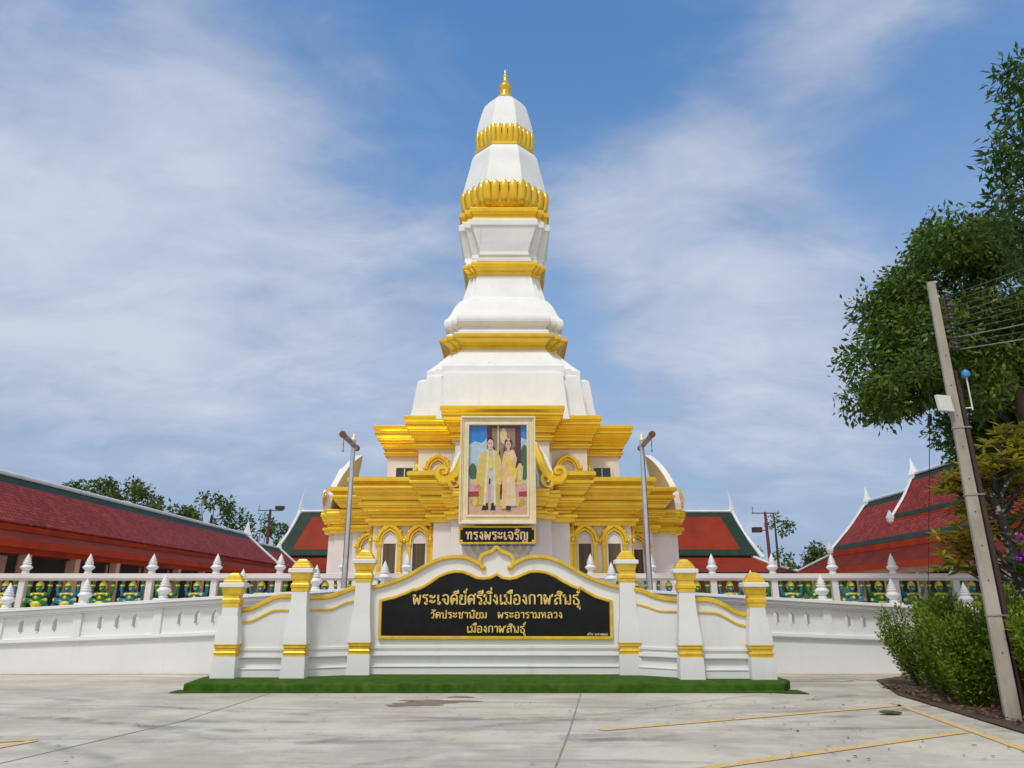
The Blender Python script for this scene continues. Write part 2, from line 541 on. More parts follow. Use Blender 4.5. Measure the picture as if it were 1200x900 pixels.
    def ball(s, c, r, n=8, k=6, m=0):
        rx, ry, rz = r if isinstance(r, (tuple, list)) else (r, r, r)
        rings = []
        for j in range(k + 1):
            ph = -math.pi / 2 + math.pi * j / k
            cc = max(math.cos(ph), .02)
            rings.append([(c[0] + rx * cc * math.cos(2 * math.pi * i / n), c[1] + ry * cc * math.sin(2 * math.pi * i / n),
                           c[2] + rz * math.sin(ph)) for i in range(n)])
        s.loft(rings, m, (True, True), True)

    def square(s, prof, cx, cy, m=0, rot=0.0, smooth=False, ry=1.0):
        """stack of square rings (half width, z)."""
        co, si = math.cos(rot), math.sin(rot)
        rings = []
        for h, z in prof:
            rings.append([(cx + a * h * co - b * h * ry * si, cy + a * h * si + b * h * ry * co, z)
                          for a, b in ((-1, -1), (1, -1), (1, 1), (-1, 1))])
        s.loft(rings, m, (True, True), smooth)

    def build(s, name, mats, parent=None, bevel=0.0, loc=None, seg=2):
        me = bpy.data.meshes.new(name)
        base = Vector((0, 0, 0))
        if parent is not None:
            base = wloc(parent)
        own = Vector(loc) if loc is not None else base
        me.from_pydata([tuple(Vector(q) - own) for q in s.v], [], s.f)
        for mm in (mats if isinstance(mats, (list, tuple)) else [mats]):
            me.materials.append(mm)
        me.polygons.foreach_set('material_index', s.m)
        me.polygons.foreach_set('use_smooth', s.sm)
        me.update()
        o = bpy.data.objects.new(name, me)
        COL.objects.link(o)
        if parent is not None:
            o.parent = parent
        o.location = own - base
        if bevel:
            b = o.modifiers.new('bevel', 'BEVEL')
            b.width = bevel
            b.segments = seg
            b.limit_method = 'ANGLE'
            b.angle_limit = R(40)
        return o


def wloc(o):
    v = Vector(o.location)
    while o.parent is not None:
        o = o.parent
        v += Vector(o.location)
    return v


def tag(o, label, cat, group=None):
    o['label'] = label
    o['category'] = cat
    if group:
        o['group'] = group
    return o


def thing(name, label, cat, loc=(0, 0, 0), group=None):
    o = bpy.data.objects.new(name, None)
    o.empty_display_size = 0.3
    o.location = loc
    COL.objects.link(o)
    return tag(o, label, cat, group)


def struct(o, kind='structure'):
    o['kind'] = kind
    return o


KIDS = {}


def copy_tree(o, parent=None, loc=None, label=None):
    c_ = o.copy()
    COL.objects.link(c_)
    c_.parent = parent
    if loc is not None:
        c_.location = loc
    if label:
        c_['label'] = label
    for ch in list(o.children):
        copy_tree(ch, c_)
    return c_


def quads(name, V, m, parent=None, loc=(0, 0, 0)):
    """V: (n, 4, 3) leaf quads in world space."""
    n = len(V)
    base = wloc(parent) if parent is not None else Vector(loc)
    me = bpy.data.meshes.new(name)
    me.vertices.add(n * 4)
    me.loops.add(n * 4)
    me.polygons.add(n)
    me.vertices.foreach_set('co', (V.reshape(-1, 3) - np.array(base)).astype(np.float32).ravel())
    me.loops.foreach_set('vertex_index', np.arange(n * 4, dtype=np.int32))
    me.polygons.foreach_set('loop_start', np.arange(0, n * 4, 4, dtype=np.int32))
    me.materials.append(m)
    me.update(calc_edges=True)
    me.validate()
    o = bpy.data.objects.new(name, me)
    COL.objects.link(o)
    if parent is not None:
        o.parent = parent
    else:
        o.location = base
    return o


def unit(a):
    return a / np.maximum(np.linalg.norm(a, axis=1, keepdims=True), 1e-6)


def leaf_quads(P, D, Nn, L, W):
    """leaf of length L along D with face normal near Nn at points P."""
    D = unit(D)
    S = unit(np.cross(D, Nn))
    L = L[:, None]
    W = W[:, None]
    up = np.cross(S, D)
    mid = P + D * L * .45
    return np.stack([P, mid + S * W * .5 + up * L * .04, P + D * L, mid - S * W * .5 + up * L * .04], axis=1)


def clump_leaves(clumps, per, size, rng, aspect=.5, shell=.55, droop=.25, flat=.8):
    out = []
    for (x, y, z, r) in clumps:
        n = max(12, int(per * r * r))
        d = unit(rng.normal(size=(n, 3)))
        rad = r * (shell + (1 - shell) * rng.random(n) ** .6) * (1 + .14 * rng.normal(size=n))
        P = np.array([x, y, z]) + d * rad[:, None] * np.array([1, 1, flat])
        D = unit(d * .6 + rng.normal(size=(n, 3)) * .7 + np.array([0, 0, -droop]))
        Nn = unit(d * .6 + rng.normal(size=(n, 3)) * .55 + np.array([0, 0, .75]))
        L = size * (.65 + .7 * rng.random(n))
        out.append(leaf_quads(P, D, Nn, L, L * aspect))
    return np.concatenate(out)


def spread_clumps(n, c, rad, r, rng, low=-1.0):
    """n clump centres spread through an ellipsoid, mostly near its surface."""
    out = []
    while len(out) < n:
        d = rng.normal(size=3)
        d /= np.linalg.norm(d)
        if d[2] < low:
            continue
        k = .45 + .5 * rng.random() ** .5
        out.append((c[0] + d[0] * rad[0] * k, c[1] + d[1] * rad[1] * k, c[2] + d[2] * rad[2] * k, r * (.6 + .8 * rng.random())))
    return out


# ------------------------------------------------------------------ Thai stroke lettering
def _loop(cx_, cy_, a0, sg=1, r=.105):
    return [(cx_ + r * math.cos(R(a0 + sg * k * 45)), cy_ + r * math.sin(R(a0 + sg * k * 45))) for k in range(9)]


_FLAG = [(.58, 1.02), (.36, .93), (.16, .97), (.07, .84), (.14, .72), (.36, .66), (.46, .52)]
GLY = {
    'พ': (.86, [_loop(.12, .88, 180, -1)[::-1] + [(.06, .7), (.17, 0.02), (.40, .66), (.60, .02), (.74, 1.0)]]),
    'ฬ': (.98, [_loop(.12, .88, 180, -1)[::-1] + [(.06, .7), (.17, 0.02), (.38, .66), (.56, .02), (.68, .86), (.80, .80), (.86, .92), (.95, 1.08)]]),
    'ร': (.62, [_FLAG + [(.47, .2)] + _loop(.365, .11, 0, -1)]),
    'ะ': (.66, [_loop(.14, .82, 300, -1, .09) + [(.3, .68), (.46, .74), (.56, .96)], _loop(.14, .32, 300, -1, .09) + [(.3, .17), (.46, .23), (.56, .45)]]),
    'เ': (.40, [[(.12, 1), (.12, .3)] + _loop(.225, .11, 180, 1)]),
    'จ': (.78, [_loop(.2, .46, 250, -1) + [(.30, .22), (.50, .01), (.62, .12), (.64, .72), (.5, .96), (.28, .99), (.06, .84)]]),
    'ด': (.78, [_loop(.33, .50, 230, -1) + [(.22, .22), (.15, .01), (.06, .42), (.10, .82), (.32, 1.0), (.54, .94), (.64, .74), (.64, 0)]]),
    'ศ': (.82, [_loop(.33, .50, 230, -1) + [(.22, .22), (.15, .01), (.06, .42), (.10, .82), (.32, .98), (.54, .9), (.64, .70), (.64, 0)], [(.56, .88), (.70, .94), (.78, 1.14)]]),
    'ย': (.76, [_loop(.20, .87, 180, -1) + [(.09, .70), (.28, .56), (.10, .42), (.08, .10), (.22, .0), (.50, .0), (.62, .12), (.62, 1.0)]]),
    'ม': (.80, [_loop(.12, .88, 0, 1) + [(.225, .3)] + _loop(.12, .11, 0, -1) + [(.36, .20), (.60, .02), (.66, .2), (.66, 1.0)]]),
    'ง': (.58, [_loop(.30, .87, 0, 1) + [(.43, .6), (.44, .04), (.30, .16), (.06, .52)]]),
    'อ': (.78, [_loop(.20, .50, 180, 1) + [(.08, .30), (.14, .04), (.38, .0), (.60, .08), (.65, .4), (.62, .82), (.44, .99), (.22, .98), (.06, .84)]]),
    'ก': (.76, [[(.12, 0), (.12, .52), (.05, .66), (.16, .74), (.08, .82), (.26, .99), (.48, .98), (.62, .82), (.62, 0)]]),
    'า': (.56, [[(.05, .80), (.16, .97), (.32, .99), (.44, .82), (.44, 0)]]),
    'ล': (.78, [[(.06, .84), (.24, .99), (.46, .97), (.62, .80), (.63, 0)], [(.62, .54), (.40, .64), (.14, .52), (.07, .2)] + _loop(.175, .11, 180, 1)]),
    'ส': (.82, [[(.06, .82), (.24, .97), (.46, .95), (.62, .76), (.63, 0)], [(.62, .54), (.40, .64), (.14, .52), (.07, .2)] + _loop(.175, .11, 180, 1), [(.52, .90), (.66, .96), (.76, 1.14)]]),
    'น': (.88, [_loop(.12, .88, 0, 1) + [(.225, .5), (.225, .02), (.40, .27)] + _loop(.585, .125, 150, -1, .125) + [(.71, .3), (.71, 1.0)]]),
    'ธ': (.74, [_FLAG + [(.58, .36), (.56, .06), (.32, .0), (.12, .06), (.10, .46)]]),
    'ว': (.62, [_loop(.33, .11, 200, 1) + [(.44, .3), (.47, .74), (.34, .98), (.16, .95), (.05, .80)]]),
    'ป': (.80, [_loop(.12, .88, 0, 1) + [(.225, .5), (.23, .06), (.36, 0), (.54, 0), (.65, .1), (.65, 1.36)]]),
    'ช': (.80, [_loop(.20, .88, 200, 1) + [(.10, .72), (.24, .62), (.22, .08), (.34, 0), (.52, .02), (.60, .2), (.58, .70), (.66, .92), (.78, 1.1)]]),
    'ห': (.84, [_loop(.12, .88, 0, 1) + [(.225, .5), (.225, 0)], [(.23, .44), (.46, .62)] + _loop(.55, .86, 240, -1, .1) + [(.62, .6), (.66, 0)]]),
    'ท': (.82, [_loop(.12, .88, 0, 1) + [(.225, .5), (.225, 0)], [(.23, .5), (.34, .86), (.50, .99), (.64, .86), (.66, 0)]]),
    'ญ': (1.06, [[(.12, 0), (.12, .52), (.05, .66), (.16, .74), (.08, .82), (.26, .99), (.46, .95), (.56, .8), (.56, .06), (.70, 0), (.86, .06), (.90, .2), (.90, 1)],
                 _loop(.46, -.22, 20, 1, .09) + [(.66, -.34), (.84, -.3), (.90, -.12)]]),
    '.': (.30, [[(.09, .02), (.14, .08)]]),
    '๒': (.9, [_loop(.16, .3, 180, 1) + [(.05, .6), (.15, .9), (.32, .8), (.42, .9), (.5, .6), (.44, .1), (.6, .0), (.78, .2), (.78, .9)]]),
    '๕': (.9, [_loop(.34, .4, 270, 1) + [(.1, .05), (.06, .6), (.3, .95), (.5, .6), (.52, 0), (.7, .5), (.6, 1.2)]]),
    '๖': (.8, [_loop(.5, .3, 0, 1, .15) + [(.66, .05), (.2, .0), (.06, .4), (.3, .8), (.7, 1.2)]]),
    ' ': (.62, []),
}
MARK = {
    'ิ': [[(-.62, 1.17), (-.42, 1.36), (-.20, 1.30), (-.10, 1.17), (-.62, 1.17)]],
    'ี': [[(-.62, 1.17), (-.42, 1.36), (-.20, 1.30), (-.10, 1.17), (-.62, 1.17)], [(-.11, 1.17), (-.10, 1.52)]],
    'ื': [[(-.62, 1.17), (-.42, 1.36), (-.26, 1.30), (-.10, 1.17), (-.62, 1.17)], [(-.11, 1.17), (-.10, 1.54)], [(-.27, 1.26), (-.26, 1.54)]],
    'ั': [_loop(-.42, 1.34, 200, 1, .09) + [(-.36, 1.16), (-.16, 1.22), (-.04, 1.5)]],
    '์': [_loop(-.26, 1.30, 60, 1, .10) + [(-.16, 1.44), (-.06, 1.66)]],
    '่': [[(-.14, 1.46), (-.12, 1.80)]],
    '้': [_loop(-.36, 1.42, 200, 1, .07) + [(-.2, 1.26), (-.02, 1.55)]],
    'ุ': [_loop(-.26, -.24, 30, 1, .09) + [(-.15, -.22), (-.13, -.56)]],
}


def _smooth(pts, k=4):
    if len(pts) < 3:
        return pts
    out = []
    for i in range(len(pts) - 1):
        p0, p1, p2, p3 = pts[max(i - 1, 0)], pts[i], pts[i + 1], pts[min(i + 2, len(pts) - 1)]
        for j in range(k):
            u = j / k
            out.append(tuple(.5 * (2 * p1[a] + (p2[a] - p0[a]) * u + (2 * p0[a] - 5 * p1[a] + 4 * p2[a] - p3[a]) * u * u
                                   + (3 * p1[a] - p0[a] - 3 * p2[a] + p3[a]) * u ** 3) for a in (0, 1)))
    out.append(pts[-1])
    return out


def thai(s, xc, zb, width, h, y, m, name, parent, bold=.15, depth=.012):
    mb = MB()
    strokes, x = [], 0.0
    for ch in s:
        if ch in MARK:
            strokes += [[(x - .02 + a, b) for a, b in st] for st in MARK[ch]]
        else:
            w, sts = GLY[ch]
            strokes += [[(x + a, b) for a, b in st] for st in sts]
            x += w + .10
    x -= .10
    kx = width / x
    for i, st in enumerate(strokes):
        pts = [(xc - width / 2 + a * kx, zb + b * h) for a, b in _smooth(st)]
        clean = [pts[0]]
        for q in pts[1:]:
            if math.hypot(q[0] - clean[-1][0], q[1] - clean[-1][1]) > h * .012:
                clean.append(q)
        ws = []
        for k in range(len(clean)):
            a, b = clean[max(k - 1, 0)], clean[min(k + 1, len(clean) - 1)]
            dx, dz = abs(b[0] - a[0]), abs(b[1] - a[1])
            ws.append(h * bold * (.72 + .42 * dz / max(1e-6, math.hypot(dx, dz))))
        mb.sweep(clean, ws, y - depth - .0006 * (i % 9), y + .001, 0)
    return mb.build(name, m, parent)


# ------------------------------------------------------------------ ground
g = MB()
g.poly([(-900, -60, -.06), (900, -60, -.06), (900, 1500, -.06), (-900, 1500, -.06)])
struct(g.build('ground', GRASS))
g = MB()
g.poly([(-60, -30, 0), (60, -30, 0), (60, 90, 0), (-60, 90, 0)])
struct(g.build('car_park_pavement', PAVE))


def strip(mb, pts, w, z=.004):
    for a, b in zip(pts[:-1], pts[1:]):
        a, b = Vector((a[0], a[1], z)), Vector((b[0], b[1], z))
        n = Vector((-(b - a).y, (b - a).x, 0)).normalized() * w / 2
        mb.poly([a - n, b - n, b + n, a + n])


def gp(px, py):
    d = ray(px, py)
    k = -CAM_H / d.z
    return (d.x * k, d.y * k)


seam = MB()
strip(seam, [gp(681, 812), gp(668, 855), gp(651, 899), gp(640, 940)], .022)
strip(seam, [gp(318, 812), gp(215, 845), gp(0, 895), gp(-200, 940)], .022)
strip(seam, [gp(905, 812), gp(700, 838), gp(560, 837), gp(240, 829), gp(-150, 823)], .012)
struct(seam.build('pavement_joint_line', SEAM))


def road_line(a, b, name='parking_line'):
    mb = MB()
    strip(mb, [a, b], .135, .008)
    struct(mb.build(name, YELLOW))


road_line(gp(704, 856), gp(1055, 827))
road_line(gp(690, 920), gp(1131, 858))
road_line(gp(1047, 824), gp(1330, 925))
road_line(gp(-160, 879), gp(43, 867))
road_line(gp(-160, 906), gp(43, 868))
st = MB()
for cx_, cy_, rx, ry, sd in ((512, 822.5, .62, .26, 1), (482, 826, .42, .20, 2), (540, 817, .22, .12, 3)):
    c0 = gp(cx_, cy_)
    rr = random.Random(sd)
    ring = []
    for k in range(28):
        th = 2 * math.pi * k / 28
        q = 1 + .22 * math.sin(3 * th + sd) + .13 * math.sin(7 * th + 2 * sd) + .08 * rr.uniform(-1, 1)
        ring.append((c0[0] + rx * q * math.cos(th), c0[1] + ry * q * math.sin(th), .003 + .001 * sd))
    st.poly(ring)
struct(st.build('pavement_mud_stain', STAIN))

foot = MB()
strip(foot, [(-24, 17.57), (-5.6, 17.57)], .05, .006)
strip(foot, [(5.3, 17.57), (16, 17.57)], .05, .006)
struct(foot.build('wall_foot_line', mat('rust_stain', (.30, .17, .11), (.46, .38, .31), 5, .9)))
damp = MB()
for (a, b, rx, ry, sd) in ((7.0, 16.9, 1.9, .42, 4), (6.4, 16.2, .9, .22, 5), (8.2, 16.3, .8, .25, 6)):
    damp.poly([(a + rx * (1 + .16 * math.sin(3 * th + sd) + .09 * math.sin(8 * th + sd)) * math.cos(th), b + ry * (1 + .2 * math.sin(4 * th + sd) + .1 * math.sin(9 * th)) * math.sin(th), .003 + .001 * (sd - 3))
               for th in [2 * math.pi * k / 40 for k in range(40)]])
struct(damp.build('pavement_dirt_stain', mat('grey_dirt_stain', (.34, .315, .265), (.50, .465, .385), 2.2, .9, detail=8)))

bed = MB()
bed.poly([(*gp(1052, 815), .02), (*gp(1205, 862), .02), (7.1, 7.0, .02), (9.5, 6.5, .02), (14, 14, .02), (9.2, 17.4, .02), (7.7, 16.2, .02)])
struct(bed.build('planting_bed_soil', SOIL))
n = 900
P = np.stack([6.5 + 2.6 * RNG.random(n), 8.5 + 6.5 * RNG.random(n), .03 + .04 * RNG.random(n)], 1)
edge = 6.75 + (P[:, 1] - 10) * .09
P[:, 0] = np.maximum(P[:, 0], edge + .02)
V = leaf_quads(P, RNG.normal(size=(n, 3)) * np.array([1, 1, .15]), unit(RNG.normal(size=(n, 3)) * .35 + np.array([0, 0, 1])),
               .06 + .09 * RNG.random(n), .03 + .035 * RNG.random(n))
struct(quads('leaf_litter', V, LITTER), 'stuff')
n = 150
P = np.stack([-7 + 14 * RNG.random(n), 8 + 6 * RNG.random(n), np.full(n, .016)], 1)
P[:70, 0] = 2 + 4.5 * RNG.random(70)
V = leaf_quads(P, RNG.normal(size=(n, 3)) * np.array([1, 1, .05]), unit(RNG.normal(size=(n, 3)) * .2 + np.array([0, 0, 1])),
               .03 + .06 * RNG.random(n), .015 + .025 * RNG.random(n))
struct(quads('fallen_leaves', V, LITTER), 'stuff')
fl = MB()
c0 = gp(1045, 838)
for k in range(3):
    a = .5 + k * 1.1
    fl.ball((c0[0] + .05 * math.cos(a), c0[1] + .05 * math.sin(a), .028 + .006 * k), (.13, .075, .022), 10, 5)
tag(fl.build('fallen_leaf', leaf_mat('fallen_green_leaf', [(.05, .085, .02), (.09, .10, .02)], .1), loc=(c0[0], c0[1], 0)),
    'large curled green fallen leaf lying inside the yellow parking line', 'leaf')

hill = MB()
rings = []
for k in range(9):
    ph = k / 8 * math.pi / 2
    rings.append([(150 + 95 * math.cos(ph) * math.cos(a), 330 + 70 * math.cos(ph) * math.sin(a), 17 * math.sin(ph) - .1)
                  for a in [2 * math.pi * j / 40 for j in range(40)]])
hill.loft(rings, 0, (False, True), True)
struct(hill.build('hill', HILLMAT))

# turf-covered step in front of the sign
step = MB()
yb = 17.4
outl = [(-6.05, 14.12), (-3.0, 14.08), (0, 14.10), (2.6, 14.06), (5.02, 14.14), (5.35, 14.75), (5.3, yb), (-6.1, yb), (-6.2, 15.2)]
step.plate([[(a, b) for a, b in outl]], 0.158, 0.0, 0, f=lambda a, y, b: (a, b, y))
o = step.build('turf_step', TURF, bevel=.035, seg=3)
tag(o, 'low step covered in bright green artificial turf under the white sign wall', 'turf step')
# loose edge of the turf sheet lying on the concrete
lip = MB()
pts_o, pts_i = [], []
for k in range(60):
    u = k / 59
    x = -6.28 + 11.65 * u
    w = .05 + .03 * math.sin(9 * x) + .02 * math.sin(23 * x) + (.25 * max(0, 1 - (x + 6.28) / .4)) + (.22 * max(0, 1 - (5.37 - x) / .4))
    pts_o.append((x, 14.08 - w * .5 - (.1 if u > .95 else 0) + (.10 if x < -6.2 else 0), .012))
    pts_i.append((x, 14.16 + (.3 if x < -6 or x > 5.05 else 0), .05 if -6 < x < 5.05 else .013))
for k in range(59):
    lip.add([pts_o[k], pts_o[k + 1], pts_i[k + 1], pts_i[k]], [(0, 1, 2, 3)])
lip.build('turf_edge', TURF, o).location = -Vector(o.location)

# ------------------------------------------------------------------ sign wall
SY = 15.9
sign = thing('sign_wall', 'white curved sign wall with six gold-capped piers and a black plaque', 'sign wall', (-.35, SY, .158))


def P2(pts, Y):
    out = []
    for a, b in pts:
        q = at(a, b, Y)
        out.append((q.x, q.z))
    return out


top_px = [(432, 689), (445, 686.5), (458, 683), (470, 678.5), (482, 673), (494, 666), (505, 660), (513, 656.5), (520, 654.2),
          (531, 652.6), (541, 653), (550, 655), (559, 659.5), (565, 663)]
ogee_l = [(566.5, 665.5), (563, 661), (562.8, 655.5), (566, 650.5), (571.5, 648.2), (577, 646), (582, 641.8)]
mir = lambda pts: [(1164 - a, b) for a, b in pts[::-1]]
outline = P2(top_px[:13] + ogee_l[2:] + mir(ogee_l[2:-1]) + mir(top_px[:13]), SY)
zb = .158
body = MB()
body.plate([outline + [(outline[-1][0], zb), (outline[0][0], zb)]], SY, SY + .34)
body.build('centre_panel', WHITE_WALL, sign, bevel=.01)
tr = MB()
tr.sweep(_smooth(P2(top_px, SY)), .085, SY - .075, SY + .30, crown=.03)
tr.sweep(_smooth(P2(mir(top_px), SY)), .085, SY - .075, SY + .30, crown=.03)
ogw = [.05, .08, .09, .085, .08, .08, .085]
og = P2(ogee_l + mir(ogee_l[:-1]), SY)
tr.sweep(_smooth(og), .085, SY - .085, SY + .29, crown=.03)
for sx in (P2([(566, 665)], SY)[0], P2([(598, 665)], SY)[0]):
    tr.ball((sx[0], SY - .02, sx[1]), (.07, .07, .06), 10, 6)
tr.build('gold_coping', GOLD_LIGHT, sign)

base = MB()
xl, xr = outline[0][0], outline[-1][0]
for z0, z1, dy in ((zb, .30, .10), (.30, .33, .12), (.52, .555, .10), (.555, .60, .07), (.655, .72, .05)):
    base.box(xl, xr, SY - dy, SY - .001, z0, z1)
base.build('base_moulding', WHITE_WALL, sign, bevel=.008)

plq_px = [(445.3, 747), (446.5, 704), (463, 700), (478, 694.5), (484.5, 691), (487, 691.5), (495, 688.5), (505, 682.5), (515, 675.5), (524, 671.8),
          (534, 669.8), (543, 670.5), (551, 673.5), (559, 677.3), (567, 678.2), (575, 677), (582.4, 673)]
plq_r = [(589, 677.2), (597, 678.4), (605, 677), (613, 673.3), (621, 670), (630, 669.6), (640, 671), (650, 675.3), (660, 681.5), (669, 686.2), (677, 689.5),
         (679.5, 688.8), (688, 694), (698, 699.5), (715.5, 704.8), (716.3, 747.5)]
pl = P2(plq_px + plq_r, SY)
plate = MB()
plate.plate([pl], SY - .045, SY - .001)
plaque = plate.build('plaque', BLACK_STONE, sign)
tr = MB()
tr.sweep(pl, .065, SY - .075, SY - .002, closed=True, crown=.02)
tr.build('plaque_border', GOLD_LIGHT, plaque)
sfac = lambda px, y: at(px, y, SY).x
hz_ = lambda y: at(582, y, SY).z
zz = lambda y: hz_(y)
thai('พระเจดีย์ศรีมิ่งเมืองกาฬสินธุ์', sfac(582, 700), zz(708), sfac(680, 700) - sfac(485, 700), zz(697.0) - zz(708), SY - .046, LETTER, 'lettering', plaque, .15)
thai('วัดประชานิยม  พระอารามหลวง', sfac(582, 720), zz(724.3), sfac(659, 720) - sfac(505, 720), zz(717.5) - zz(724.3), SY - .046, LETTER, 'lettering', plaque, .17)
thai('เมืองกาฬสินธุ์', sfac(581.5, 740), zz(741), sfac(616, 740) - sfac(547.5, 740), zz(733.6) - zz(741), SY - .046, LETTER, 'lettering', plaque, .17)
thai('สร้าง พ.ศ.๒๕๖๖', sfac(700, 744), zz(744.4), sfac(712, 744) - sfac(688, 744), zz(742.2) - zz(744.4), SY - .046, SMALL_LETTER, 'lettering', plaque, .2)


def pier(cx_, cy_, neck, top):
    """neck: height where the gold capital begins; everything above follows."""
    q = dict(ry=.62)
    cy_ -= .07
    m = MB()
    m.square([(.245, zb), (.232, .555)], cx_, cy_, **q)
    m.square([(.236, .79), (.228, .92), (.206, 1.12), (.184, 1.32), (.166, neck - .22), (.158, neck)], cx_, cy_, **q)
    pr = m.build('pier', WHITE_WALL, sign, bevel=.012)
    b = MB()
    b.square([(.212, .555), (.212, .60), (.226, .61), (.226, .635), (.200, .65), (.200, .70), (.222, .715), (.222, .755), (.24, .77), (.24, .79)], cx_, cy_, **q)
    b.build('gold_band', GOLD_LIGHT, pr, bevel=.006)
    k = top - neck
    b = MB()
    b.square([(.172, neck), (.172, neck + .10 * k), (.188, neck + .12 * k), (.188, neck + .22 * k), (.160, neck + .25 * k), (.160, neck + .33 * k),
              (.178, neck + .36 * k), (.210, neck + .52 * k), (.210, neck + .57 * k)], cx_, cy_, **q)
    b.build('gold_capital', GOLD_LIGHT, pr, bevel=.006)
    b = MB()
    b.square([(.248, neck + .57 * k), (.253, neck + .59 * k), (.253, neck + .68 * k), (.24, neck + .70 * k)], cx_, cy_, **q)
    b.build('cap_slab', WHITE_WALL, pr, bevel=.01)
    b = MB()
    z0 = neck + .70 * k
    h = .30 * k
    b.square([(.195, z0), (.195, z0 + .20 * h), (.172, z0 + .26 * h), (.165, z0 + .46 * h), (.138, z0 + .54 * h), (.125, z0 + .72 * h), (.098, z0 + .82 * h),
              (.080, z0 + .93 * h), (.035, z0 + h)], cx_, cy_, **q)
    b.build('gold_cap', GOLD_LIGHT, pr, bevel=.012)


YL, YR = 15.25, 15.0
PIERS = [(at(266, 780, YL).x, YL, 1.50, 2.17), (at(346.5, 780, YL).x, YL, 1.80, 2.45), (at(422, 780, SY).x, SY - .02, 2.0, 2.68),
         (at(738, 780, SY).x, SY - .02, 2.0, 2.66), (at(808.5, 780, YR).x, YR, 1.78, 2.43), (at(891, 780, YR).x, YR, 1.50, 2.17)]
for q in PIERS:
    pier(*q)


def wing(pa, pb, ya, yb_, cap_px, low_px):
    """wing panel between two piers; the curves run along it."""
    ax, bx = pa[0], pb[0]

    def lift(px, py):
        # meet the panel's own upright plane between the two piers
        d = ray(px, py)
        s = (yb_ - ya) / (bx - ax)
        k = (ya - s * ax) / (d.y - s * d.x)
        return (d.x * k, CAM_H + d.z * k)

    yy = lambda x: ya + (yb_ - ya) * (x - ax) / (bx - ax)
    sh = lambda x, y, z: (x, yy(x) + y, z)
    cap = _smooth([lift(*q) for q in cap_px])
    low = _smooth([lift(*q) for q in low_px])
    m = MB()
    m.plate([cap + [(cap[-1][0], zb), (cap[0][0], zb)]], 0, .26, f=sh)
    pn = m.build('wing_panel', WHITE_WALL, sign, bevel=.008)
    m = MB()
    m.sweep(cap, .10, -.05, .22, f=sh, crown=.03)
    m.build('gold_coping', GOLD_LIGHT, pn)
    m = MB()
    m.sweep(low, .045, -.028, .0, f=sh, crown=.012)
    m.build('gold_line', GOLD_LIGHT, pn)
    m = MB()
    x0, x1 = cap[0][0], cap[-1][0]
    for z0, z1, dy in ((zb, .30, .07), (.30, .325, .085), (.52, .555, .075), (.555, .60, .05), (.655, .71, .035)):
        m.plate([[(x0, z0), (x1, z0), (x1, z1), (x0, z1)]], -dy, -.001, f=sh)
    m.build('base_moulding', WHITE_WALL, pn, bevel=.006)


P0 = PIERS
wing(P0[0], P0[1], YL + .05, YL + .05, [(270, 716), (283, 715), (296, 712.5), (310, 706), (322, 700.5), (332, 698.6), (349, 699.4)],
     [(270, 729.5), (284, 729), (297, 727), (311, 720), (323, 715.5), (348, 715)])
wing(P0[1], P0[2], YL + .08, SY - .05, [(352, 700), (363, 700), (376, 700), (388, 698.5), (402, 694), (412, 690), (424, 688)],
     [(352, 715), (366, 715), (388, 714), (402, 708), (412, 705), (424, 703.5)])
wing(P0[3], P0[4], SY - .05, YR + .08, [(738, 690), (744, 691), (753, 693), (766, 698.5), (781, 702), (794, 703), (806, 703)],
     [(738, 706.5), (743, 707), (758, 711), (770, 715.3), (780, 716.5), (806, 717)])
wing(P0[4], P0[5], YR + .05, YR + .05, [(808, 703), (820, 702.8), (830, 703), (842, 706.5), (852, 711.5), (862, 717.5), (874, 720), (888, 720.5)],
     [(808, 717.5), (834, 717.8), (846, 721.5), (858, 728), (868, 732.5), (888, 735)])

# ------------------------------------------------------------------ ramp parapets with lancet slots
FIN = [(.0, .155), (.01, .16), (.05, .155), (.06, .165), (.085, .20), (.145, .255), (.16, .27), (.20, .265), (.205, .185), (.235, .18), (.24, .145),
       (.275, .14), (.28, .115), (.32, .11), (.325, .085), (.37, .08), (.375, .06), (.43, .05), (.50, .02), (.53, .006)]


def finial(mb, x, y, z, s=1.0):
    pr = [(.09, 0), (.10, .02), (.10, .05), (.075, .06), (.085, .09), (.16, .165), (.165, .18), (.10, .25), (.085, .255), (.115, .275), (.115, .30), (.08, .31),
          (.098, .33), (.098, .355), (.068, .365), (.08, .385), (.08, .41), (.052, .42), (.06, .44), (.045, .47), (.02, .52), (.006, .56)]
    mb.lathe([(r * s, h * s) for r, h in pr], (x, y, z), 14)


RY = 17.6


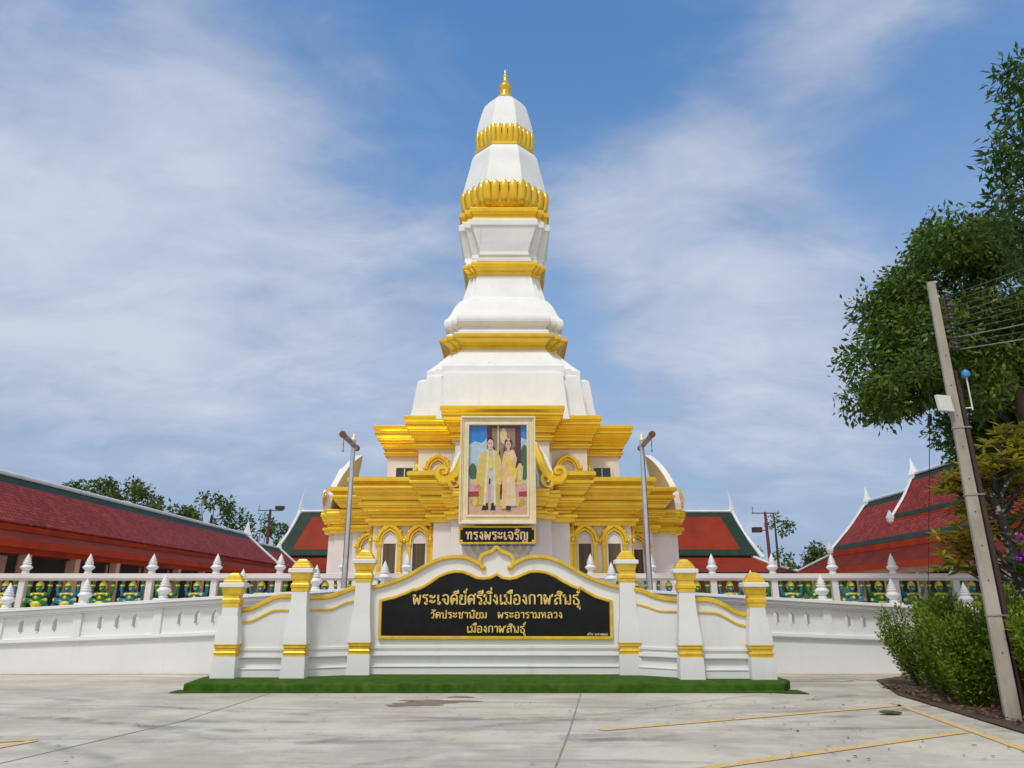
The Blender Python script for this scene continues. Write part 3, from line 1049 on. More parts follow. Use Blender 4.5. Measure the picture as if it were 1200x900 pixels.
def ramp_wall(xs, ztop, zmid, label, sgn):
    root = thing('ramp_parapet', label, 'parapet wall', (xs[0], RY, 0), 'white ramp parapets')
    x0, x1 = xs[0], xs[-1]
    m = MB()
    m.plate([[(x0, 0), (x1, 0), (x1, zmid(x1)), (x0, zmid(x0))]], RY, RY + .3)
    m.build('lower_wall', WHITE_WALL, root)
    m = MB()
    sh = lambda dz: (lambda x, y, z: (x, y, z))
    for a, b, dy in ((0, .03, .05), (.03, .09, .075), (.09, .12, .04)):
        m.plate([[(x0, zmid(x0) + a), (x1, zmid(x1) + a), (x1, zmid(x1) + b), (x0, zmid(x0) + b)]], RY - dy, RY + .32)
    m.build('band_moulding', WHITE_WALL, root, bevel=.01)
    m = MB()
    for a, b, dy in ((-.20, -.165, .05), (-.165, -.075, .09), (-.075, -.03, .16), (-.03, .0, .14)):
        m.plate([[(x0, ztop(x0) + a), (x1, ztop(x1) + a), (x1, ztop(x1) + b), (x0, ztop(x0) + b)]], RY - dy, RY + .3 + dy)
    m.build('coping', WHITE_WALL, root, bevel=.012)
    for i in range(len(xs) - 1):
        a, b = min(xs[i], xs[i + 1]), max(xs[i], xs[i + 1])
        loops = [[(a, zmid(a) + .12), (b, zmid(b) + .12), (b, ztop(b) - .20), (a, ztop(a) - .20)]]
        if b - a > 1.2:
            for k in (.285, .5, .715):
                x = a + (b - a) * k
                zc = (zmid(x) + .12 + ztop(x) - .20) / 2 + .02
                w, h = .066, .195
                loops.append([(x - w, zc - h * .55), (x - w * .4, zc - h * .62), (x, zc - h * .95), (x + w * .4, zc - h * .62), (x + w, zc - h * .55),
                              (x + w, zc + h * .45), (x + w * .55, zc + h * .66), (x + w * .15, zc + h * .75), (x, zc + h * 1.05), (x - w * .15, zc + h * .75),
                              (x - w * .55, zc + h * .66), (x - w, zc + h * .45)])
        m = MB()
        m.plate(loops, RY + .04, RY + .20)
        m.build('slotted_panel', WHITE_WALL, root)
    for x in xs:
        m = MB()
        m.plate([[(x - .10, zmid(x - .1) + .12), (x + .10, zmid(x + .1) + .12), (x + .10, ztop(x + .1) - .20), (x - .10, ztop(x - .1) - .20)]], RY - .005, RY + .25)
        po = m.build('pilaster', WHITE_WALL, root, bevel=.01)
        f = MB()
        f.square([(.15, ztop(x) - .03), (.15, ztop(x) + .035)], x, RY + .15)
        finial(f, x, RY + .15, ztop(x) + .035, 1.02)
        f.build('finial', WHITE, po)


lx = [at(q, 700, RY + .1).x for q in (-352, -262, -172, -82, 8, 98, 190, 281, 368, 449)]
rx = [at(q, 700, RY + .1).x for q in (718, 799, 883, 965, 1048, 1133, 1220, 1310, 1400)]
zl0 = lambda x: 1.445 + (x + 11.8) * .0575
zr0 = lambda x: 1.93 - (x - 2.05) * .0555
ramp_wall(lx, zl0, lambda x: .635 + (x + 11.8) * .036, 'white sloping ramp parapet with lancet slots, below the long maroon roof', 1)
ramp_wall(rx, zr0, lambda x: .93 - (x - 2.05) * .034, 'white sloping ramp parapet with lancet slots, running behind the clipped hedge', -1)
rd = MB()
for xs, zf in ((lx, zl0), (rx, zr0)):
    a, b = xs[0], xs[-1]
    rd.hexa([(a, RY + .3, 0), (b, RY + .3, 0), (b, 19.9, 0), (a, 19.9, 0), (a, RY + .3, zf(a) - .95), (b, RY + .3, zf(b) - .95), (b, 19.9, zf(b) - .95), (a, 19.9, zf(a) - .95)])
rd.box(lx[-1], rx[0], RY + .3, 19.9, 0, .95)
struct(rd.build('ramp_path', PINKWHITE))

# ------------------------------------------------------------------ terrace with bearer balustrade
TY = 20.2
TZ = 1.28
ter = MB()
ter.box(-15.6, 15.2, 19.9, 52, 0, TZ)
struct(ter.build('terrace_floor', PINKWHITE))


def balustrade(xs, label, posts_only_end):
    root = thing('balustrade', label, 'balustrade', (xs[0], TY, TZ), 'terrace balustrades')
    a, b = min(xs), max(xs)
    m = MB()
    for z0, z1, d in ((2.155, 2.20, .10), (2.20, 2.30, .15), (2.30, 2.335, .13)):
        m.box(a - .12, b + .12, TY - d, TY + d, z0, z1)
    m.build('rail', PINKWHITE, root, bevel=.012)
    m = MB()
    m.box(a - .12, b + .12, TY - .14, TY + .14, TZ, TZ + .10)
    m.build('kerb', PINKWHITE, root, bevel=.01)
    for x in xs:
        m = MB()
        m.square([(.085, TZ + .10), (.085, 2.155)], x, TY)
        po = m.build('post', PINKWHITE, root, bevel=.012)
        f = MB()
        finial(f, x, TY, 2.335, .96)
        f.build('finial', WHITE, po)
    return root


bl = [at(q, 660, TY).x for q in (-264, -190, -116, -42, 32, 105, 179.5, 254.5, 329, 403, 477)]
br_ = [at(q, 660, TY).x for q in (692, 763, 834, 904.5, 974.5, 1045, 1115, 1186, 1257, 1328, 1399)]
balustrade(bl, 'white balustrade with pointed finials, running in front of the long maroon roof', None)
balustrade(br_, 'white balustrade with pointed finials, running in front of the tiered red roof', None)


def bearer(m_skin, loc):
    m = MB()
    x, y, z = loc
    m.ball((x, y, z + .30), (.15, .12, .18), 10, 8, 0)                         # trunk
    m.ball((x, y - .03, z + .16), (.17, .13, .10), 10, 6, 1)                   # loin cloth
    m.tube([(x, y, z + .44), (x, y - .01, z + .52)], .05, 8, 0)
    m.ball((x, y - .02, z + .57), (.085, .09, .095), 10, 8, 0)
    m.lathe([(.10, 0), (.105, .02), (.085, .035), (.095, .06), (.06, .08), (.065, .10), (.03, .13), (.012, .21)], (x, y - .01, z + .63), 10, 1)
    for e in (-1, 1):
        m.tube([(x + e * .13, y, z + .42), (x + e * .26, y - .02, z + .40), (x + e * .29, y - .02, z + .55), (x + e * .27, y, z + .74), (x + e * .25, y, z + .85)],
               [.062, .055, .048, .042, .05], 8, 0)
        m.lathe([(.058, 0), (.064, .02), (.058, .045)], (x + e * .28, y - .015, z + .62), 10, 1)
        m.tube([(x + e * .08, y, z + .20), (x + e * .27, y - .10, z + .26), (x + e * .30, y - .09, z + .14), (x + e * .27, y - .07, z + .02)], [.085, .075, .055, .045], 8, 0)
        m.ball((x + e * .28, y - .12, z + .035), (.05, .10, .035), 8, 5, 1)
        m.ball((x + e * .27, y - .11, z + .265), (.055, .05, .05), 8, 5, 1)
        m.lathe([(.062, 0), (.07, .015), (.062, .03)], (x + e * .27, y, z + .76), 10, 1)
        m.ball((x + e * .15, y - .06, z + .40), (.05, .04, .04), 8, 5, 1)
        m.ball((x + e * .085, y, z + .60), (.025, .03, .05), 6, 5, 1)
    m.lathe([(.14, 0), (.155, .02), (.12, .05)], (x, y, z + .40), 12, 1)
    m.ball((x, y - .115, z + .33), (.05, .03, .05), 8, 5, 1)
    m.box(x - .055, x + .055, y - .16, y - .13, z + .02, z + .17, 1)
    m.ball((x, y - .10, z + .55), (.035, .02, .016), 6, 4, 1)
    return m.build('bearer_statue', [m_skin, YELLOWST, WHITE], loc=loc)


GRP = 'demon bearers under the terrace rail'
proto = {}
ORD = ['first', 'second', 'third', 'fourth', 'fifth', 'sixth', 'seventh', 'eighth', 'ninth', 'tenth', 'eleventh', 'twelfth',
       'thirteenth', 'fourteenth', 'fifteenth', 'sixteenth', 'seventeenth', 'eighteenth', 'nineteenth', 'twentieth']
for xs, where in ((bl, 'long maroon roof'), (br_, 'tiered red roof')):
    xs = sorted(xs, key=lambda v: abs(v))
    num = {'teal': 0, 'green': 0}
    for i in range(7):
        for k in (.27, .73):
            x = xs[i] + (xs[i + 1] - xs[i]) * k
            kind = 'teal' if k < .5 else 'green'
            loc = (x, TY + .02, TZ + .10)
            lab = '%s %s demon statue out from the chedi, under the rail before the %s' % (ORD[num[kind]], kind, where)
            num[kind] += 1
            if kind not in proto:
                proto[kind] = tag(bearer(TEAL if kind == 'teal' else GREEN, loc), lab, 'statue', GRP)
            else:
                copy_tree(proto[kind], None, loc, lab)

# ------------------------------------------------------------------ the chedi
AX, AY = -.42, 36.0
chedi = thing('chedi', 'tall white and gold tiered chedi tower with redented corners', 'chedi', (AX, AY, TZ))


def redent(F, b, a, z, o=0.0):
    F, b, a = F + o, b + o, a + o
    q = [(a, F), (a, b), (b, b), (b, a), (F, a)]
    out = []
    for sx, sy, rev in ((1, 1, False), (1, -1, True), (-1, -1, False), (-1, 1, True)):
        pts = [(sx * u, sy * v) for u, v in q]
        out += pts[::-1] if rev else pts
    return [(AX + u, AY + v, z) for u, v in out[::-1]]


def mould(prof):
    """break the long sloping faces of a cornice into fine fillets."""
    out = [prof[0]]
    for (o0, z0_), (o1, z1_) in zip(prof[:-1], prof[1:]):
        if o1 - o0 > .09 and z1_ - z0_ > .09:
            k = 3 if z1_ - z0_ > .2 else 2
            for i in range(1, k):
                u = i / k
                zc, oc_ = z0_ + (z1_ - z0_) * u, o0 + (o1 - o0) * u
                out += [(oc_ - .020, zc - .020), (oc_ + .016, zc - .012), (oc_ + .016, zc + .016), (oc_ - .004, zc + .020)]
        out.append((o1, z1_))
    return out


def cornice(F, b, a, prof, name, m=GOLD, bev=.012):
    prof = mould(prof)
    mb = MB()
    mb.loft([redent(F, b, a, z, o_) for o_, z in prof])
    return mb.build(name, m, chedi, bevel=bev)


# lower storey
LF, LB, LA = 6.9, 5.45, 2.75
cornice(LF, LB, LA, [(.35, TZ), (.35, 1.75), (.28, 1.8), (.28, 2.05), (.15, 2.15), (0, 2.2), (0, 4.66)], 'lower_wall', PINKWHITE)
cornice(LF, LB, LA, [(.02, 4.64), (.20, 4.66), (.20, 4.80), (.32, 4.84), (.32, 4.93), (.27, 4.95), (.10, 5.02), (.10, 5.12), (.24, 5.15), (.24, 5.20), (.30, 5.24),
                     (.40, 5.30), (.50, 5.40), (.50, 5.46), (.58, 5.48), (.58, 5.58), (.44, 5.60), (.44, 5.66), (.52, 5.69), (.60, 5.78), (.80, 6.02), (.80, 6.10), (.93, 6.12), (.93, 6.22), (.82, 6.24),
                     (.84, 6.32), (.92, 6.38), (1.02, 6.41), (1.02, 6.54), (.95, 6.60), (.0, 6.63)], 'lower_cornice')
# upper storey
UF, UB, UA = 5.6, 3.87, 2.05
cornice(UF, UB, UA, [(.0, 6.5), (.0, 8.32)], 'upper_wall', PINKWHITE)
cornice(UF, UB, UA, [(.02, 8.30), (.13, 8.32), (.13, 8.42), (.20, 8.44), (.20, 8.50), (.08, 8.56), (.08, 8.62), (.22, 8.66), (.22, 8.76), (.30, 8.84), (.30, 8.92), (.36, 8.94),
                     (.54, 9.24), (.54, 9.32), (.60, 9.34), (.60, 9.43), (.56, 9.46), (.62, 9.54), (.66, 9.58), (.66, 9.70), (.62, 9.76), (0, 9.80)], 'upper_cornice')


def ring_px(w, y, k):
    d = ray(600 + w, y)
    c_ = d.x / d.y
    Fh = AY * c_ / (1 + k * c_)
    Yc = AY - k * Fh
    return Fh, CAM_H + d.z / d.y * Yc


def spire(rows, name, m, k, kb, bev=.012, smooth=False):
    mb = MB()
    rg = []
    for r in rows:
        kk = r[2] if len(r) > 2 else k
        Fh, z = ring_px(r[0], r[1], kk)
        rg.append(redent(Fh, (kb + (kk - k) * .5) * Fh, kk * Fh, z))
    mb.loft(rg)
    return mb.build(name, m, chedi, bevel=bev)


spire([(112, 500, .67), (106.5, 478, .67), (100.5, 447, .67), (98.5, 446, .67), (95, 445, .67)], 'spire_drum', WHITE, .67, .87)
spire([(91, 447), (90, 443), (90, 435), (87, 433.5), (80, 429), (73, 423.5), (67, 418.5), (62, 414.5), (60, 413), (59, 410)], 'spire_shoulder', WHITE, .776, .876)
spire([(57, 415), (62, 414), (62.5, 412), (61.5, 410.5), (64, 408), (71, 402), (75.5, 400), (76, 397), (74, 396.3), (60, 396)], 'gold_cornice', GOLD, .776, .876)
spire([(67, 398), (67, 393), (66, 392), (63, 391), (63, 388.5), (66, 387), (68.4, 385), (69.8, 382), (70.2, 379), (69.6, 376.2), (68, 374.2), (65.5, 373), (62.5, 369),
       (59.8, 364), (57.2, 359.5), (53.5, 355.5), (51.8, 353.6), (49.5, 353), (48.5, 352.4), (46.5, 346), (43.5, 337.5), (41.5, 331), (39.6, 324), (39.2, 320)], 'bell_moulding', WHITE, .776, .876)
spire([(38.5, 328), (41.5, 326), (41.5, 323), (43, 321), (47.5, 316.5), (48.8, 315), (48.8, 312), (47, 311.3), (40, 311)], 'gold_cornice', GOLD, .776, .876)
spire([(45, 312, .70), (45, 308, .66), (46.5, 306.5, .62), (46.0, 303, .60), (48.5, 291, .64), (51.5, 273, .71), (53.2, 270.5, .73), (53.2, 264.5, .73), (50, 263, .73)], 'spire_block', WHITE, .73, .87)
spire([(47.5, 266), (49.5, 264), (49.5, 261.5), (48.8, 260), (50, 257.5), (52.8, 254.5), (53, 250.5), (51, 249.5), (46, 249)], 'gold_cornice', GOLD, .74, .87)


def octagon(Fh, z):
    r = Fh / math.cos(math.pi / 8)
    return [(AX + r * math.cos(math.pi / 8 + k * math.pi / 4), AY + r * math.sin(math.pi / 8 + k * math.pi / 4), z) for k in range(8)]


def octo(rows, name, m):
    mb = MB()
    mb.loft([octagon(*ring_px(w, y, .414)) for w, y in rows])
    return mb.build(name, m, chedi, bevel=.012)


octo([(40, 247), (42, 236), (49.6, 229.5), (48.5, 226), (44.5, 211), (41, 199), (39.2, 191), (38.0, 187), (35.2, 182.5), (33.5, 180.5), (28, 179)], 'spire_octagon', WHITE)
octo([(31.5, 184.5), (32.5, 183.8), (34.6, 180.5), (34.6, 177.6), (33, 177), (28, 176.8)], 'gold_band', GOLD)
octo([(30, 178), (30, 168), (33.2, 157), (32, 151), (29.4, 141), (27, 133.5), (25.8, 129.5), (23.6, 125), (18, 120), (12.5, 117.5), (9, 117)], 'spire_octagon', WHITE)


def lotus(w, yb_, yt, per, name):
    Fh, z0 = ring_px(w * .965, yb_, .414)
    _, z1 = ring_px(w * .965, yt, .414)
    h = z1 - z0
    mb = MB()
    side = 2 * Fh * math.tan(math.pi / 8)
    core = [octagon(Fh * .84, z0 - h * .22), octagon(Fh * .93, z0 - h * .08), octagon(Fh * .97, z0 + h * .15), octagon(Fh * .975, z0 + h * .3), octagon(Fh * .965, z0 + h * .6), octagon(Fh * .95, z0 + h * .84)]
    mb.loft(core)
    pw = side / per * .5 * 1.0
    for f_ in range(8):
        th = f_ * math.pi / 4
        for j in range(per):
            s_ = (j - per / 2 + .5) * side / per + side / per * .5
            corner = j == per - 1
            rads = th + (math.pi / 8 if corner else 0)
            nx, ny = math.cos(rads), math.sin(rads)
            tx, ty = -ny, nx
            if corner:
                cx_, cy_ = AX + nx * Fh / math.cos(math.pi / 8) * .945, AY + ny * Fh / math.cos(math.pi / 8) * .945
            else:
                cx_, cy_ = AX + math.cos(th) * Fh * .945 - math.sin(th) * s_, AY + math.sin(th) * Fh * .945 + math.cos(th) * s_
            rings = []
            for zz_, out, hw in ((-.16, -.16, .90), (-.05, -.02, .94), (.05, .02, .96), (.2, .055, .98), (.4, .085, 1.0), (.6, .105, 1.0), (.76, .10, .97), (.87, .085, .84), (.95, .07, .55), (1.0, .05, .10)):
                o_ = out * Fh * .62
                wv = pw * hw
                z = z0 + h * zz_
                rings.append([(cx_ + nx * (o_ + d) + tx * e * wv, cy_ + ny * (o_ + d) + ty * e * wv, z)
                              for e, d in ((-1, -.16 * pw * 2), (-.86, .02 * pw * 2), (-.45, .13 * pw * 2), (0, .17 * pw * 2), (.45, .13 * pw * 2), (.86, .02 * pw * 2), (1, -.16 * pw * 2), (0, -.5 * pw * 2))])
            mb.loft(rings, 0, (True, True), True)
    return mb.build(name, GOLD, chedi)


lotus(52.0, 248.5, 226.0, 4, 'lotus_band')
lotus(34.3, 176.0, 155.5, 4, 'lotus_band')
f = MB()
prof = []
for w, y in ((8.4, 118), (9, 116.5), (9, 114.5), (7.6, 113.6), (6.2, 112), (5.6, 109), (5.8, 106.5), (7.6, 104.5), (7.8, 102.8), (6.4, 101.5), (5.6, 100), (4.3, 98), (3.3, 96.5),
             (2.7, 94.8), (2.2, 92), (1.9, 91), (2.7, 90), (2.7, 88.8), (1.3, 87.5), (.8, 85.5), (.3, 82.5)):
    d = ray(600 + w, y)
    prof.append((d.x / d.y * AY, CAM_H + d.z / d.y * AY - 30))
f.lathe(prof, (AX, AY, 30), 16)
f.build('finial', GOLD, chedi)


# porches on the four sides
def porch(rot):
    co, si = math.cos(rot), math.sin(rot)
    tr_ = lambda x, y, z: (AX + x * co - y * si, AY + x * si + y * co, z)   # local -y is outward

    def ringp(hw, Fp, z, o_):
        return [tr_(x, y, z) for x, y in ((-hw - o_, -Fp - o_), (hw + o_, -Fp - o_), (hw + o_, -5.5), (-hw - o_, -5.5))]

    w = MB()
    w.loft([ringp(1.95, 7.95, z, o_) for o_, z in ((.25, TZ), (.25, 1.8), (.1, 2.0), (0, 2.05), (0, 4.68))])
    w.loft([ringp(1.50, 8.32, z, o_) for o_, z in ((.25, TZ), (.25, 1.8), (.1, 2.0), (0, 2.05), (0, 4.682))])
    pw = w.build('porch', PINKWHITE, chedi, bevel=.015)
    pr = [(.02, 4.64), (.18, 4.66), (.18, 4.80), (.27, 4.84), (.27, 4.93), (.10, 5.0), (.10, 5.08), (.22, 5.12), (.22, 5.2), (.32, 5.36), (.32, 5.45), (.37, 5.47), (.37, 5.60), (.33, 5.64), (.37, 5.70),
          (.37, 5.76), (0, 5.80)]
    pr = mould(pr)
    w = MB()
    w.loft([ringp(1.95, 7.95, z, o_) for o_, z in pr])
    w.loft([ringp(1.50, 8.32, z + .003, o_) for o_, z in pr])
    w.build('porch_cornice', GOLD, pw, bevel=.010)
    # leaf-shaped pediment that leans back as it rises
    half = [(2.0, 5.78), (2.06, 6.1), (2.02, 6.5), (1.86, 7.0), (1.58, 7.5), (1.22, 7.95), (.82, 8.32), (.42, 8.58), (.0, 8.80)]
    lean = lambda z: .85 * (max(0, z - 5.60) / 3.0) ** 1.8
    g1 = lambda x, y, z: tr_(x, -8.50 + y + lean(z), z)
    out = [(-a, b) for a, b in half[::-1]][::-1][:-1]
    out = [(-a, b) for a, b in half] + [(a, b) for a, b in half[::-1][1:]]
    out = out[::-1]
    w = MB()
    w.plate([out], 0, .30, f=g1)
    pd = w.build('pediment', WHITE, pw, bevel=.02)
    for sc_, dy in ((.84, .05), (.70, .09)):
        w = MB()
        line = [(a * sc_, 5.82 + (b - 5.78) * sc_) for a, b in out[::-1]]
        w.sweep(line, .10, -dy, -.001, f=g1, crown=.03)
        w.build('pediment_moulding', WHITE, pd)
    w = MB()
    line = [(a * .56, 5.82 + (b - 5.78) * .56) for a, b in out]
    w.plate([line], -.03, -.001, f=g1)
    w.build('pediment_panel', PINKWHITE, pd)
    # gold scroll on either shoulder
    for e in (-1, 1):
        w = MB()
        path = [(1.22, 7.82), (1.34, 7.55), (1.44, 7.2), (1.55, 6.8), (1.70, 6.45), (1.92, 6.22), (2.2, 6.12), (2.42, 6.22), (2.5, 6.42), (2.4, 6.60), (2.22, 6.62), (2.12, 6.5), (2.17, 6.38), (2.28, 6.38)]
        ws = [.12, .30, .40, .42, .40, .38, .36, .30, .25, .22, .19, .16, .13, .10]
        pts = _smooth([(e * a, b) for a, b in path], 3)
        wl_ = [ws[min(i // 3, len(ws) - 1)] for i in range(len(pts))]
        w.sweep(pts, wl_, -.15 if abs(rot) < .1 else -.05, -.02 if abs(rot) < .1 else -.003, f=g1, crown=.07 if abs(rot) < .1 else .02)
        path = [(1.62, 6.35), (1.58, 6.1), (1.68, 5.9), (1.84, 5.84), (1.98, 5.94), (1.96, 6.08), (1.85, 6.10), (1.82, 6.02)]
        pts = _smooth([(e * a, b) for a, b in path], 3)
        w.sweep(pts, [.10, .14, .17, .17, .16, .14, .12, .10, .08] * 3, -.19 if abs(rot) < .1 else -.09, -.03 if abs(rot) < .1 else -.004, f=g1, crown=.03)
        w.build('gold_scroll', GOLD, pw)
    return pw


front_porch = porch(0)
porch(math.pi / 2)
porch(-math.pi / 2)
# white lattice panel under the name board
w = MB()
py_ = AY - 8.32
xa, xb = at(540, 646, py_).x, at(629, 646, py_).x
w.box(xa, xb, py_ - .06, py_ - .001, 2.6, 3.62)
pan = w.build('lattice_panel', PINKWHITE, front_porch)
w = MB()
n = 9
dx = (xb - xa) / n
for i in range(n):
    for j in range(4):
        cx_, cz_ = xa + (i + .5 + (.5 if j % 2 else 0)) * dx, 2.72 + j * .25
        if cx_ + dx * .5 > xb:
            continue
        pts = [(cx_, cz_ - .2), (cx_ + dx * .42, cz_), (cx_, cz_ + .2), (cx_ - dx * .42, cz_)]
        w.sweep(pts, .035, py_ - .095, py_ - .06, closed=True)
w.build('lattice', CREAM_GILT, pan)


def arch_pts(hw, z0, rise, n_=7, pointed=.35):
    """half ogee, left foot to top."""
    out = []
    for i in range(n_ + 1):
        u = i / n_
        th = math.pi - u * math.pi / 2
        x = hw * math.cos(th)
        z = z0 + rise * (.91 * math.sin(th) + .09 * max(0, (u - .72) / .28) ** 2)
        out.append((x, z))
    return out


def gold_window(xc, yf, z0, zs, rise, rot=0.0, hw=.30, pane=CURTAIN, foot=True):
    """arched window: dark curtained opening, pale arch, gilded pilasters and ogee hood."""
    co, si = math.cos(rot), math.sin(rot)
    tr_ = lambda x, y, z: (AX + (xc + x) * co - (yf + y) * si, AY + (xc + x) * si + (yf + y) * co, z)
    full = lambda h: h + [(-a, b) for a, b in h[::-1][1:]]
    w = MB()
    w.plate([[(-hw, z0), (hw, z0), (hw, zs)] + full(arch_pts(hw, zs, rise * .55))[::-1][1:]], -.04, -.002, f=tr_)
    win = w.build('window', pane, chedi)
    w = MB()
    w.sweep([(-hw - .03, z0), (-hw - .03, zs)] + full(arch_pts(hw + .03, zs, rise * .6))[1:-1] + [(hw + .03, zs), (hw + .03, z0)], .07, -.09, -.003, f=tr_)
    # pale tympanum over the curtain
    w.plate([[(-hw + .01, zs - .05), (hw - .01, zs - .05)] + full(arch_pts(hw - .005, zs - .02, rise * .55))[::-1]], -.062, -.043, f=tr_)
    w.build('pale_reveal', PINKWHITE, win)
    for e in (-1, 1):
        w = MB()
        x = e * (hw + .155)
        for dz0, dz1, h2, d in ((z0 - .02 if foot else z0, z0 + .10, .115, .17), (z0 + .10, z0 + .16, .10, .15), (z0 + .16, zs - .16, .08, .13), (zs - .16, zs - .10, .10, .15), (zs - .10, zs + .02, .12, .18)):
            w.plate([[(x - h2, dz0), (x + h2, dz0), (x + h2, dz1), (x - h2, dz1)]], -d, -.004, f=tr_)
        w.build('gold_pilaster', GOLD, win, bevel=.008)
    w = MB()
    w.sweep(full(arch_pts(hw + .10, zs + .02, rise * .78)), .11, -.17, -.005, f=tr_, crown=.03)
    ws = [.16, .17, .18, .18, .18, .17, .16, .15, .16, .17, .18, .18, .18, .17, .16]
    w.sweep(full(arch_pts(hw + .22, zs + .03, rise)), ws, -.22, -.006, f=tr_, crown=.04)
    for e in (-1, 1):
        for i in (1, 3, 5):
            q = arch_pts(hw + .30, zs + .03, rise * 1.06)[i]
            c_ = tr_(e * q[0], -.14, q[1])
            w.ball(c_, (.075, .075, .075), 8, 5)
        c_ = tr_(e * (hw + .33), -.13, zs + .08)
        w.ball(c_, (.09, .09, .09), 8, 6)
    top = tr_(0, -.12, zs + rise + .06)
    w.ball(top, (.06, .06, .12), 8, 6)
    w.build('gold_hood', GOLD, win)
    return win


for rot in (0, math.pi / 2, -math.pi / 2):
    for xw in (-4.72, -3.48, 3.48, 4.72):
        gold_window(xw, -LB, 2.66, 3.98, .68, rot, .27)
    for xw in (-6.15, 6.15):
        gold_window(xw, -LA, 2.66, 3.92, .62, rot, .24)
    for xw in (-2.95, 2.95):
        gold_window(xw, -UB, 6.64, 7.32, .62, rot, .28, GREENGLASS, False)
    for xw in (-4.75, 4.75):
        w = MB()
        co, si = math.cos(rot), math.sin(rot)
        tr_ = lambda x, y, z: (AX + (xw + x) * co - (-UA + y) * si, AY + (xw + x) * si + (-UA + y) * co, z)
        w.plate([[(-.40, 6.66), (.40, 6.66), (.40, 7.75), (-.40, 7.75)]], -.03, -.002, f=tr_)
        win = w.build('window', GREENGLASS, chedi)
        w = MB()
        w.sweep([(-.46, 6.66), (-.46, 7.81), (.46, 7.81), (.46, 6.66)], .12, -.10, -.003, f=tr_)
        w.sweep([(0, 6.68), (0, 7.74)], .05, -.06, -.031, f=tr_)
        w.build('window_frame', WHITE, win, bevel=.01)

# ------------------------------------------------------------------ portrait and name board on the front porch
PY = 26.55
pc = at(583.3, 552, PY)
por = thing('portrait', 'large framed portrait of a couple in ceremonial gold robes, hung high on the chedi', 'portrait', (pc.x, PY, 4.3))
x0, x1 = at(536.5, 612, PY).x, at(628.5, 612, PY).x
x0, x1 = pc.x - (x1 - x0) / 2 * .985, pc.x + (x1 - x0) / 2 * .985
z0, z1 = at(582, 614.5, PY).z, at(582, 489, PY).z
fw = .33
m = MB()
for k, (a, b, d) in enumerate(((0, .07, .20), (.07, .13, .15), (.13, .25, .11), (.25, .33, .15))):
    A = [(x0 + a, z0 + a), (x1 - a, z0 + a), (x1 - a, z1 - a), (x0 + a, z1 - a)]
    B = [(x0 + b, z0 + b), (x0 + b, z1 - b), (x1 - b, z1 - b), (x1 - b, z0 + b)]
    m.plate([A, B], PY - d, PY + .05)
m.build('frame', CREAM_GILT, por, bevel=.012)
m = MB()
m.box(x0 + .04, x1 - .04, PY + .001, PY + .06, z0 + .04, z1 - .04)
for xx in (x0 + .6, x1 - .6):
    m.box(xx - .06, xx + .06, PY + .06, AY - 8.32 - .002, z0 + .1, z0 + .3)
    m.box(xx - .06, xx + .06, PY + .06, AY - LB - .02, z1 - .7, z1 - .5)
m.build('backing', GALV, por)
PCOL = {
    'sky_blue': (.03, .22, .62), 'pale_blue': (.42, .58, .70), 'plum': (.10, .028, .045), 'gilt_mural': (.27, .20, .13), 'floor_pink': (.62, .38, .28),
    'robe_gold': (.66, .50, .14), 'robe_shade': (.50, .34, .07), 'robe_pale': (.74, .66, .40), 'suit_grey': (.50, .52, .52), 'skin': (.68, .42, .32), 'hair': (.02, .015, .012), 'dress': (.72, .48, .20),
    'dress_pale': (.72, .55, .38), 'sash': (.78, .58, .06), 'shoe': (.015, .012, .012), 'cushion': (.45, .03, .05), 'leaf': (.05, .14, .07), 'column': (.66, .52, .28), 'carpet': (.33, .04, .06), 'pink': (.66, .32, .33)}
PM = {}
pmats = []
for i, (k, c_) in enumerate(PCOL.items()):
    PM[k] = i
    pmats.append(mat('print_' + k, c_, tuple(v * .84 for v in c_), 4.5, .18, lo=.4, hi=.65, detail=8))
pic = MB()
ix0, ix1, iz0, iz1 = x0 + fw, x1 - fw, z0 + fw, z1 - fw
LAY = [0]
pq = lambda u, v: (ix0 + u * (ix1 - ix0), iz1 - v * (iz1 - iz0))


def pp(col, pts, smooth=False):
    LAY[0] += 1
    q = [pq(*a) for a in pts]
    d = .002 + LAY[0] * .0012
    pic.plate([q], PY - d, PY, PM[col])


def pe(col, u, v, ru, rv):
    pp(col, [(u + ru * math.cos(a), v + rv * math.sin(a)) for a in [2 * math.pi * k / 20 for k in range(20)]])


pp('pale_blue', [(0, 0), (1, 0), (1, 1), (0, 1)])
pp('sky_blue', [(0, 0), (.32, 0), (.32, .14), (.22, .20), (.1, .18), (0, .22)])
pp('sky_blue', [(.86, 0), (1, 0), (1, .16), (.86, .13)])
pe('leaf', .07, .52, .07, .09)
pe('leaf', .16, .56, .07, .06)
pe('leaf', .96, .42, .08, .20)
pp('plum', [(.31, .0), (.90, 0), (.90, .66), (.31, .66)])
pp('gilt_mural', [(.40, .03), (.80, .03), (.80, .60), (.40, .60)])
pe('column', .60, .12, .06, .09)
for k in range(5):
    pe('plum', .44 + .085 * k, .30 + .04 * (k % 2), .018, .06)
pp('column', [(.49, 0), (.515, 0), (.515, .62), (.49, .62)])
pp('pink', [(0, .66), (1, .66), (1, .82), (0, .82)])
pp('carpet', [(0, .745), (.18, .74), (.18, .80), (0, .81)])
pp('carpet', [(.86, .745), (1, .74), (1, .81), (.86, .80)])
pp('floor_pink', [(0, .80), (1, .80), (1, 1), (0, 1)])
for u in (.14, .86):
    pe('robe_gold', u, .64, .09, .03)
    pe('robe_shade', u + .01, .86, .11, .05)
    pe('robe_gold', u - .03, .85, .04, .05)
pp('column', [(.82, .48), (.94, .46), (.92, .62), (.84, .63)])
pe('column', .88, .50, .045, .07)
